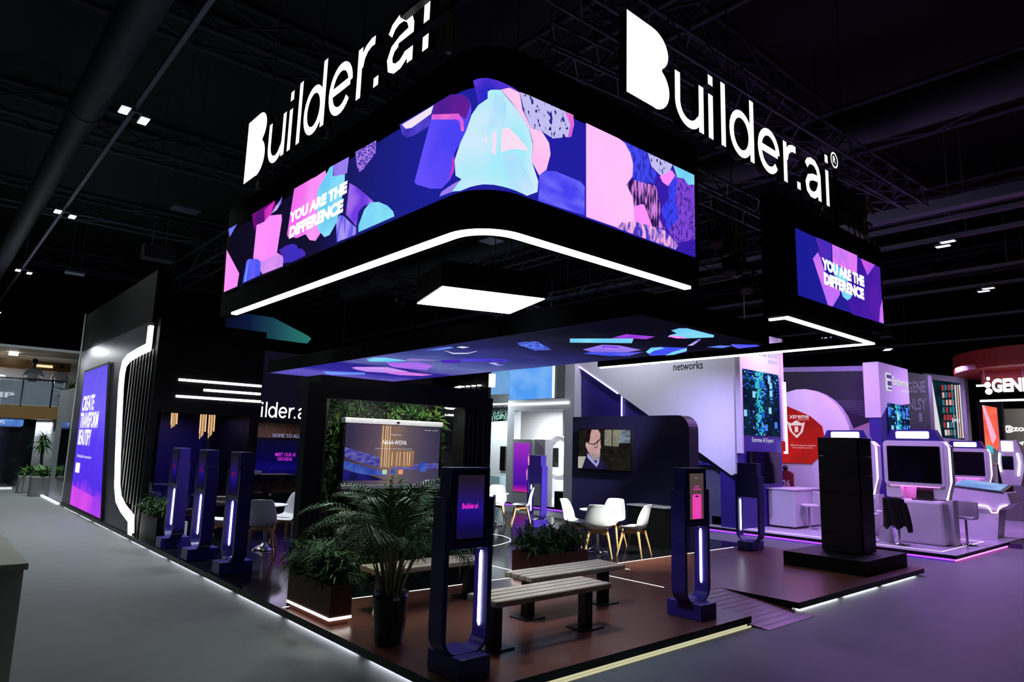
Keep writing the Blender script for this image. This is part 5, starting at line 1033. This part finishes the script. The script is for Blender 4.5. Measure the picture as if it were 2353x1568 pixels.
m = MB(); f = side(25.6); write(m, 'GENESYS', f, 5.93, 4.08, 4.35, 4.52, 0.02, 0, 0.05); m.flat([(6.02+0.10*math.cos(k*math.pi/8), 4.12+0.10*math.sin(k*math.pi/8)) for k in range(16)][::-1], f, 0.02, 0); m.flat([(6.04+0.09*math.cos(k*math.pi/8), 4.33+0.1*math.sin(k*math.pi/8)) for k in range(16)][::-1], f, 0.02, 0); m.flat([(6.01+0.05*math.cos(k*math.pi/8), 4.53+0.06*math.sin(k*math.pi/8)) for k in range(16)][::-1], f, 0.02, 0)
part(m, 'letters', glow('hanging_letters',(245,248,255),2.5), t)
part(MB().box(25.58,25.64,3.5,6.28,3.80,3.86).box(25.58,25.64,6.0,6.35,4.29,4.35), 'light_bar', glow('hanging_bar',(245,248,255),3.0), t)
part(MB().tube([(25.6,6.12,4.5),(25.6,6.12,4.9)],0.012,5).tube([(25.6,5.1,4.5),(25.6,5.1,4.9)],0.012,5), 'hanging_rod', WHITEP, t)
# second stand floor with ramp and hazard edge
tag(MB().add([(19.1,4.1,0.01),(20.6,4.1,0.01),(20.6,4.36,0.11),(19.1,4.36,0.11)],[(0,1,2,3)]).box(19.05,19.1,4.1,4.36,0,0.1).build('ramp', mat('dark_violet_ramp', (62,50,92), 0.4)), 'dark violet ramp at the front edge of the neighbouring stand', 'ramp')
m = MB()
for k in range(10): m.box(20.9+0.2*k,21.0+0.2*k,4.26,4.34,0.01,0.1,k%2); m.box(21.0+0.2*k,21.1+0.2*k,4.26,4.34,0.01,0.1,(k+1)%2)
tag(m.build('hazard_strip', [mat('hazard_black',(20,20,20),0.6), mat('hazard_yellow',(190,150,60),0.6)]), 'black and yellow hazard strip on the neighbouring stand edge', 'edge strip')

# ------------------------------------------------------------------ white room of the neighbouring stand, seen between the walls
t = thing('white_room', 'white open room with light bar and blue LED panel above its opening', 'room', (15.6,15.9,0.12))
part(MB().box(15.2,15.5,14.72,17.06,3.15,3.5).box(15.2,15.5,14.3,14.72,0.12,4.7).box(15.2,15.5,17.06,17.4,0.12,3.5), 'portal', LILW, t)
part(MB().box(15.55,18.2,14.3,14.4,0.12,3.4).box(18.2,18.3,14.3,21.0,0.12,3.4).box(15.5,18.2,14.4,21.0,3.4,3.45), 'inner_wall', WHITEBOOTH, t)
part(MB().box(15.16,15.2,14.52,17.36,3.33,3.37), 'light_bar', WHITEGLOW, t)
part(MB().box(15.2,15.3,15.3,17.35,3.52,4.75), 'led_panel', glow('blue_led_panel',(85,160,250),0.95,(120,180,250),1.5), t)
part(MB().box(15.18,15.24,15.2,15.26,3.52,4.75), 'light_post', SOFTGLOW, t)
part(MB().box(15.22,15.3,14.72,15.2,3.52,4.75), 'grey_panel', mat('grey_green_panel',(120,130,130),0.5), t)
for y in (15.3,16.4,18.0): area_light('room_lamp', (16.9,y,3.3), 0.3, 0.3, 110, (0.93,1.0,0.98))
t = thing('lit_side_wall', 'bright white wall with dark screen and hedge top, left of the white room', 'wall', (15.9,18.6,0.12))
part(MB().box(16.0,16.1,18.3,21.4,0.12,2.85), 'panel', WHITEBOOTH, t); part(MB().box(15.95,16.0,18.32,18.62,1.1,1.95), 'screen', SCREENOFF, t)
hm = MB(); rng = random.Random(12)
for _ in range(700): leafmesh(hm, Vector((15.95,rng.uniform(18.2,21.3),rng.uniform(2.9,3.35))), Vector((-0.6,rng.uniform(-1,1),rng.uniform(-1,1))), Vector((-1,0,0.3)), 0.09, 0.05, 0)
part(hm, 'hedge', mat('grey_green_leaf',(70,100,90),0.5,var=0.4), t)
part(MB().box(15.7,16.0,18.3,19.4,0.12,0.9), 'desk', mat('teal_desk',(150,175,180),0.3,var=0.3), t)
area_light('room_lamp', (14.6,18.6,3.9), 0.4, 0.4, 130, (0.85,1.0,1.0), aim=(16,18.8,1.5))
t = thing('blue_panel_wall', 'pale blue upper panel and grey box far behind the plant wall', 'wall', (17.0,20.5,3.4))
part(MB().box(17.0,17.1,18.5,22.5,3.9,5.3), 'led_panel', glow('far_blue_panel',(105,165,235),0.8,(130,185,240),1.2), t); part(MB().box(16.6,16.8,18.2,22.5,3.3,3.9), 'grey_box', mat('grey_box_panel',(82,84,88),0.6), t)
t = thing('poster_stand', 'white stand with violet and pink glowing poster in the white room', 'poster stand', (14.9,15.9,0.05))
PST = ramp_glow('violet_poster', 'Z', 0.5, 2.1, [(0,(215,45,150)),(0.08,(150,25,160)),(0.15,(75,20,165)),(0.5,(105,25,180)),(1,(165,50,200))], 0.95)
part(MB().bbox(15.05,15.15,15.98,16.95,0.12,2.2,0.01).box(15.15,15.5,15.5,16.2,0.12,2.2), 'body', LILW, t)
m = MB(); f = side(15.05); m.flat([(16.86,0.52),(16.10,0.52),(16.10,2.08),(16.86,2.08)], lambda a,b,d=0.0: Vector((15.045,a,b)), 0, 0)
m.flat([(16.2,0.9),(16.1,0.85),(16.1,1.75),(16.17,1.6),(16.14,1.35),(16.24,1.15)][::-1], f, 0.008, 1); part(m, 'poster', [PST, glow('poster_flame',(250,110,190),1.0,(255,190,225),5)], t)
t = thing('ring_lamp_column', 'grey hanging column with round white ring and screens in the white room', 'display', (16.6,16.3,0.12))
part(MB().box(16.6,16.75,15.9,16.15,2.3,3.4), 'column', mat('grey_column',(120,128,130),0.4), t)
q = MB(); stroke(q, arc(16.1,1.62,0.62,0.66,0,345,28), 0.14, side(16.55), 0.2, True); part(q, 'ring', [WHITEBOOTH, WHITEBOOTH], t)
part(MB().box(16.6,16.64,16.35,16.75,1.3,1.95).box(16.6,16.64,15.65,16.05,1.3,1.95), 'screen', SCREENOFF, t)
tag(MB().box(16.0,16.06,14.5,14.75,1.1,2.2).build('side_screen', SCREENOFF), 'dark screen seen edge on at the right of the white room', 'screen')
tag(MB().bbox(15.25,15.6,14.8,15.15,0.12,0.62,0.01).build('waste_bin', BLACK), 'black bin on the floor of the white room beside its right pillar', 'bin')
t = thing('white_shelf', 'white wall shelf with small things at the right of the white room', 'shelf', (17.9,15.4,0.8)); part(MB().box(17.7,18.2,14.4,16.4,1.0,1.06).box(17.7,18.2,14.4,16.4,0.5,0.55), 'board', WHITEBOOTH, t)

# ------------------------------------------------------------------ two storey stand far away on the left
t = thing('two_storey_stand', 'far two storey stand with glass railing and wooden bands at the left', 'stand', (2.0,31.0,0.0))
WOODB = mat('brown_wood_band',(110,84,48),0.5,var=0.15); GREYW = mat('grey_far_wall',(150,154,160),0.6)
part(MB().box(-8,4.35,30.0,37.0,2.45,2.92), 'floor_band', WOODB, t); part(MB().box(-8,4.62,32.5,32.8,4.42,4.78), 'roof_band', WOODB, t)
part(MB().box(-8,5.5,36.0,36.3,0.0,5.6), 'upper_wall', GREYW, t)
part(MB().box(-8,5.5,30.3,36.3,5.0,5.1), 'ceiling_slab', GREYW, t)
part(MB().box(-8,3.45,30.2,30.3,0.05,2.42), 'dark_glass_front', mat('dark_shop_glass',(14,16,22),0.1), t)
part(MB().box(-8,3.0,30.1,30.2,2.14,2.42), 'led_band', glow('far_led_band',(90,120,180),0.8,(30,50,110),1.5), t)
part(MB().box(-8,4.1,30.0,30.04,2.95,3.85), 'glass_railing', glass('rail_glass',(0.8,0.85,0.9)), t); part(MB().box(-8,4.2,29.98,30.06,3.85,3.9), 'handrail', CHROME, t)
for x in (1.3,2.85,3.75): part(MB().box(x,x+0.05,29.97,30.0,2.92,3.87), 'rail_post', CHROME, t)
part(MB().box(-8,4.3,31.0,31.4,2.93,3.85), 'upper_counter', mat('pale_grey_counter',(165,172,180),0.5), t)
m = MB(); write(m, 'VIP', front(30.97), 1.9, 3.2, 2.75, 3.4, 0.01, 0, 0.03); part(m, 'counter_letters', glow('grey_letters',(235,235,240),0.9), t)
part(MB().box(3.5,4.6,31.5,31.6,0.0,2.42).box(4.0,4.5,30.3,31.5,0.0,2.42), 'lower_wall', GREYW, t)
m = MB(); m.box(1.6,3.05,30.05,30.09,2.18,2.4,0); write(m, 'story:', front(30.05), 1.7, 2.2, 2.5, 2.38, 0.005, 1, 0.03); part(m, 'led_writing', [glow('led_blue_band',(60,95,190),0.9,(100,150,220),3), glow('led_white',(235,240,250),1.1)], t)
part(MB().box(2.5,2.78,31.9,32.2,4.88,5.0), 'ceiling_lamp', glow('far_lamp',(255,252,240),5.0), t)
m = MB(); m.box(3.35,4.0,32.46,32.5,4.54,4.64); part(m, 'logo_light', glow('yellow_logo',(250,232,180),1.0), t)
for x, z in ((2.35,4.1),(4.0,3.5),(4.25,3.98)): part(MB().lathe([(0.001,0),(0.22,0.0),(0.18,0.05),(0.001,0.06)],(x,33.0,z),16), 'round_lamp', glow('round_lamp_light',(255,252,240),3.0), t)
area_light('stand_lamp', (1.5,33.5,4.9), 2.5, 1.5, 260, (0.95,0.98,1.0)); area_light('stand_lamp', (3.6,31.2,2.35), 0.8, 0.8, 30, (0.95,0.98,1.0))
tag(MB().box(-8,2.9,29.2,29.5,0.0,0.06).build('edge_light', glow('far_floor_strip',(235,238,240),0.9)), 'white floor strip before the far two storey stand', 'light strip')
# person leaning on the upper counter
def skin(name, pts, edges, radii, m_, parent, loc):
    me = bpy.data.meshes.new(name); me.from_pydata(pts, edges, []); o = bpy.data.objects.new(name, me); COL.objects.link(o); me.materials.append(m_)
    o.parent = parent; o.location = loc
    sk = o.modifiers.new('skin','SKIN'); sb = o.modifiers.new('sub','SUBSURF'); sb.levels = 1; sb.render_levels = 2
    for i, v in enumerate(me.skin_vertices[0].data): v.radius = (radii[i],radii[i]) if not isinstance(radii[i],tuple) else radii[i]; v.use_root = (i == 0)
    return o
t = thing('person', 'person in a white shirt leaning on the upper counter of the far stand', 'person', (3.3,31.75,2.93))
SK = mat('skin',(120,84,66),0.5); SHIRT = mat('white_shirt',(205,212,222),0.7)
body = skin('body', [(0,0,0.9),(0,-0.03,1.1),(0,-0.08,1.32),(0,-0.12,1.46),(0,-0.16,1.54),(0,-0.18,1.64),(0,-0.17,1.74),(0.19,-0.09,1.40),(0.30,-0.25,1.18),(0.14,-0.42,1.0),(-0.19,-0.09,1.40),(-0.30,-0.25,1.18),(-0.14,-0.42,1.0),(0.1,0,0.5),(0.11,0,0.05),(-0.1,0,0.5),(-0.11,0,0.05)],
  [(0,1),(1,2),(2,3),(3,4),(4,5),(5,6),(2,7),(7,8),(8,9),(2,10),(10,11),(11,12),(0,13),(13,14),(0,15),(15,16)],
  [(0.16,0.11),(0.15,0.11),(0.19,0.12),(0.08,0.07),(0.055,0.055),(0.085,0.1),(0.075,0.09),0.07,0.055,0.04,0.07,0.055,0.04,0.085,0.06,0.085,0.06], SK, t, (0,0,0))
skin('shirt', [(0,0,0.88),(0,-0.03,1.1),(0,-0.08,1.34),(0,-0.11,1.44),(0.19,-0.09,1.40),(0.30,-0.25,1.18),(0.2,-0.36,1.07),(-0.19,-0.09,1.40),(-0.30,-0.25,1.18),(-0.2,-0.36,1.07)], [(0,1),(1,2),(2,3),(2,4),(4,5),(5,6),(2,7),(7,8),(8,9)],
  [(0.18,0.13),(0.17,0.13),(0.21,0.14),(0.09,0.08),0.085,0.07,0.055,0.085,0.07,0.055], SHIRT, t, (0,0,0))
MB().ball((0,-0.15,1.74),0.115,14,8).build('hair', mat('black_hair',(16,14,14),0.7), t)
t = thing('person', 'person in white with a dark bag strap at the end of the far upper floor', 'person', (4.3,32.6,2.93))
skin('body', [(0,0,0.9),(0,0,1.1),(0,0,1.34),(0,0,1.46),(0,-0.01,1.54),(0,-0.02,1.64),(0,-0.02,1.74),(0.2,0,1.4),(0.27,0,1.12),(0.26,-0.05,0.86),(-0.2,0,1.4),(-0.27,0,1.12),(-0.26,-0.05,0.86),(0.1,0,0.5),(0.11,0,0.05),(-0.1,0,0.5),(-0.11,0,0.05)],
  [(0,1),(1,2),(2,3),(3,4),(4,5),(5,6),(2,7),(7,8),(8,9),(2,10),(10,11),(11,12),(0,13),(13,14),(0,15),(15,16)],
  [(0.17,0.12),(0.16,0.12),(0.2,0.13),(0.09,0.08),(0.055,0.055),(0.085,0.1),(0.075,0.09),0.075,0.06,0.045,0.075,0.06,0.045,0.085,0.06,0.085,0.06], SHIRT, t, (0,0,0))
MB().ball((0,-0.01,1.72),0.12,14,8).build('hair', mat('black_hair',(16,14,14),0.7), t)
def pot_plant(label, x, y, z, h, n, seed, pot, Lf=0.45):
    t = thing('potted_plant', label, 'plant', (x,y,z)); rng = random.Random(seed); m = MB()
    MB().bbox(-0.28,0.28,-0.28,0.28,0,h,0.02).build('pot', pot, t)
    for _ in range(n):
        a = rng.uniform(0,6.28); e = rng.uniform(0.2,1.3); d = Vector((math.cos(a)*math.cos(e),math.sin(a)*math.cos(e),math.sin(e)))
        leafmesh(m, Vector((rng.uniform(-.15,.15),rng.uniform(-.15,.15),h)), d, Vector((0,0,1))-d*0.5, Lf*rng.uniform(0.6,1.2), 0.06, 0, 0.35)
    m.build('leaves', mat('bright_leaf',(70,110,52),0.45,var=0.4), t)
CPOT = mat('concrete_pot',(130,134,132),0.7)
pot_plant('leafy plant in a concrete box before the far stand, left of two', 3.15, 27.6, 0.0, 0.55, 90, 3, CPOT)
pot_plant('leafy plant in a concrete box before the far stand, right of two', 3.3, 26.0, 0.0, 0.6, 90, 4, CPOT)
pot_plant('palm like plant on the upper floor of the far stand', 4.6, 31.0, 2.93, 0.5, 70, 6, CPOT, 0.8)
t = thing('indoor_tree', 'dark small tree standing on the ground before the far stand', 'tree', (3.65,29.6,0.0)); rng = random.Random(8); m = MB()
MB().tube([(0,0,0),(0.05,0,0.7),(0,0,1.5)],[0.06,0.05,0.035],8).build('trunk', mat('dark_trunk',(40,34,30),0.8), t)
for _ in range(160):
    a = rng.uniform(0,6.28); e = rng.uniform(-0.3,1.2); d = Vector((math.cos(a)*math.cos(e),math.sin(a)*math.cos(e),math.sin(e))); leafmesh(m, Vector((0,0,rng.uniform(1.3,1.7))), d, Vector((0,0,1))-d*0.5, rng.uniform(0.3,0.6), 0.05, 0, 0.4)
m.build('leaves', LEAF, t)
t = thing('grey_partition', 'tall grey partition with narrow dark screen behind the left wall', 'partition', (3.7,24.0,0.0))
part(MB().box(3.5,3.75,22.4,26.0,0.0,3.3), 'panel', GREYW, t); part(MB().box(3.46,3.5,23.2,24.6,0.6,2.3), 'screen', SCREENOFF, t)
tag(MB().box(3.30,3.36,22.6,30.0,0.01,0.05).build('edge_light', glow('far_edge_led',(225,232,255),2.5)), 'white light strip on the floor beyond the left wall', 'light strip')
# teal banner far behind, the light on its fabric put into a glowing gradient
t = thing('hanging_banner', 'teal lit hanging banner seen below the ring at the left', 'banner', (9.4,24.0,5.8))
TEAL = ramp_glow('teal_banner', 'X', 7.6, 11.0, [(0,(8,10,30)),(0.3,(14,26,62)),(0.55,(26,66,84)),(0.8,(38,106,108)),(1,(40,124,108))], 0.9)
part(MB().prism([(7.8,5.58),(10.82,5.575),(10.97,5.76),(10.86,5.86),(9.45,6.36),(7.8,6.36)], front(24.0), -0.05, 0.0), 'fabric', TEAL, t); part(MB().tube([(8.5,24.02,6.3),(8.5,24.02,12.995)],0.01,5), 'hanging_wire', DARKMET, t)

# ------------------------------------------------------------------ ceiling services: ducts, tracks, lamps
def track(x, y0, y1, z, label, w=0.09):
    t = thing('lamp_track', label, 'track', (x,(y0+y1)/2,z), group='lamp tracks under the ceiling')
    part(MB().box(x-w/2,x+w/2,y0,y1,z,z+0.12), 'rail', DUCTM, t)
    y = y0+2
    while y < y1: part(MB().box(x-0.01,x+0.01,y,y+0.02,z+0.12,12.995), 'drop_rod', DUCTM, t); y += 8
    
def lamp(x, y, z, label, lit=True, s=0.24, up=0.2):
    t = thing('high_bay_lamp', label, 'lamp', (x,y,z), group='high bay lamps under the ceiling')
    for d in (-0.22, 0.22):
        h = part(MB().bbox(x+d-0.11,x+d+0.11,y-s+d*0.6,y+s+d*0.6,z,z+0.08,0.01), 'lamp_head', DUCTM, t)
        part(MB().box(x+d-0.085,x+d+0.085,y-s+0.05+d*0.6,y+s-0.05+d*0.6,z-0.012,z), 'diffuser', glow('high_bay_glow',(250,252,255),8.0), h)
    part(MB().box(x-0.3,x+0.3,y-0.03,y+0.03,z+0.08,z+0.12).box(x-0.02,x+0.02,y-0.02,y+0.02,z+0.12,z+up), 'arm', DUCTM, t)
track(2.9, 2, 60, 9.2, 'thin lamp track running along the left aisle')
for i, (x, y) in enumerate(((2.88,16.25),(2.92,25.5),(2.93,36.3))): lamp(x, y, 9.0, 'lit twin lamp on the left aisle track, %s from the viewer' % ('nearest','second','third')[i])
lamp(2.92, 50, 9.0, 'lit twin lamp on the left aisle track, farthest and smallest')
for x, z, s in ((22.8,9.1,'highest'),(24.4,9.0,'second highest'),(29.3,9.0,'third from the top'),(31.8,8.9,'fourth from the top'),(37.0,8.6,'fifth from the top'),(43.0,8.4,'lowest')):
    track(x, -4, 50, z, 'lamp track at the right over the neighbouring stand, '+s, 0.22)
for x, y, z, up_, lab in ((24.4,6.6,8.85,0.15,'lit twin lamp on the right, highest above the neighbouring stand'),(31.8,7.3,8.75,0.15,'lit lamp on the right, below and right of the higher one'),(43,15,8.3,0.1,'small far lit lamp low over the neighbouring stand'),(8.2,22.0,8.9,4.09,'lit twin lamp seen through the ring at its left'),(9.4,27.5,7.6,5.39,'lit lamp seen under the left end of the ring')):
    lamp(x, y, z, lab, up=up_)
t = thing('air_duct', 'thick dark air duct crossing the ceiling at upper left', 'duct', (2.6,25,11)); m = MB()
m.tube([(2.14,4,9.4),(2.14,17.7,9.4)],0.35,20,0); m.tube([(2.14,17.7,9.4),(2.15,60,9.4)],0.31,20,0); m.tube([(2.14,17.5,9.4),(2.14,17.95,9.4)],0.37,20,0); [m.tube([(2.14,yy,9.7),(2.14,yy,12.99)],0.01,5) for yy in (8,16,24,32)]
part(m, 'pipe', mat('dark_duct',(58,60,70),0.6,0.2), t)
t = thing('air_duct', 'broad dark air duct crossing the ceiling at upper right', 'duct', (17,3,10.5)); m = MB().tube([(15.05,-5,9.3),(15.4,30,9.3)],0.43,20); [m.tube([(15.2,yy,9.6),(15.2,yy,12.99)],0.01,5) for yy in (-2,6,14)]; part(m, 'pipe', mat('dark_duct',(58,60,70),0.6,0.2), t)
t = thing('air_duct', 'dark square beam above the right end of the letter sign', 'duct', (20.0,3,9.3)); part(MB().box(20.0,20.35,-6,9.5,8.6,8.9), 'pipe', DUCTM, t)
def lattice_girder(x0, y0, x1, y1, z, label):
    t = thing('roof_girder', label, 'girder', ((x0+x1)/2,(y0+y1)/2,z), group='roof girders')
    part(truss((x0,y0,z),(x1,y1,z),1.0,2.2,0.08), 'lattice', mat('dark_girder',(66,66,84),0.6,0.2), t)
for i, y in enumerate((9,17,26,36,48)): lattice_girder(-18, y, 60, y, 12.4, 'dark roof girder across the hall, %s from the viewer' % ('first','second','third','fourth','fifth')[i])
for i, x in enumerate((10.5,19,27,36)): lattice_girder(x, -6, x, 60, 11.1, 'dark roof girder along the hall, %s from the left' % ('first','second','third','fourth')[i])
t = thing('sloping_strut', 'steel beam seen through the ring right of the light box', 'beam', (9.6,11,6.6)); part(MB().tube([(12.4,14.0,9.2),(12.4,14.0,12.995)],0.012,5), 'wire', DARKMET, t); part(MB().beam((9.2,14.0,7.4),(12.6,14.0,9.3),0.22,0.16), 'bar', mat('blue_grey_steel',(74,76,100),0.5,0.3), t)
t = thing('sloping_strut', 'green tinted steel bar seen through the ring left of the light box', 'beam', (6.6,14.0,6.2)); part(MB().tube([(8.2,14.05,6.6),(8.2,14.05,12.995)],0.012,5), 'wire', DARKMET, t); part(MB().beam((5.6,15.5,5.7),(8.3,14.0,6.6),0.10,0.10), 'bar', mat('green_grey_steel',(96,118,116),0.4,0.4), t)
for x, y, z, lab in ((5.2,23.0,7.9,'grey loudspeaker array hanging at the left over the aisle'),(9.6,11.8,6.9,'pale loudspeaker array hanging inside the ring at its right'),(7.6,17.6,6.4,'small loudspeaker array hanging far inside the ring')):
    t = thing('loudspeaker_array', lab, 'loudspeaker', (x,y,z), group='hanging loudspeaker arrays'); s = 0.9 if x < 6 else 0.45
    for k in range(4): part(MB().bbox(x-s*0.5,x+s*0.5,y-0.2-0.03*k,y+0.2,z-0.13*(k+1)*s,z-0.13*k*s-0.01,0.01), 'cabinet', mat('grey_speaker',(58,60,74),0.5,var=0.6,scale=30), t)
    part(MB().tube([(x-0.2,y,z),(x-0.2,y,12.995)],0.012,5).tube([(x+0.2,y,z),(x+0.2,y,12.995)],0.012,5), 'hanging_wire', DUCTM, t)
def hang(x, y, z, lab):
    t = thing('ceiling_unit', lab, 'ceiling unit', (x,y,z), group='hanging ceiling units')
    part(MB().bbox(x-0.35,x+0.35,y-0.25,y+0.25,z,z+0.12,0.02), 'box', DUCTM, t); part(MB().tube([(x-0.2,y,z+0.12),(x-0.2,y,12.995)],0.012,5).tube([(x+0.2,y,z+0.12),(x+0.2,y,12.995)],0.012,5), 'rod', DUCTM, t)
hang(5.1,20.0,8.3,'flat grey unit on two rods left of the ring'); hang(4.4,33.0,8.6,'smaller flat grey unit on two rods left of the ring'); hang(36,12.5,7.8,'flat grey unit on two rods above the far LED column')
t = thing('globe_lamp', 'grey globe at the upper right edge of the picture', 'globe', (20,3.4,9.6)); part(MB().ball((19.6,2.95,9.45),0.24,20,12), 'globe', mat('dull_globe',(150,150,165),0.4), t); part(MB().tube([(19.6,2.95,9.6),(19.6,2.95,12.995)],0.02,6), 'rod', DUCTM, t)
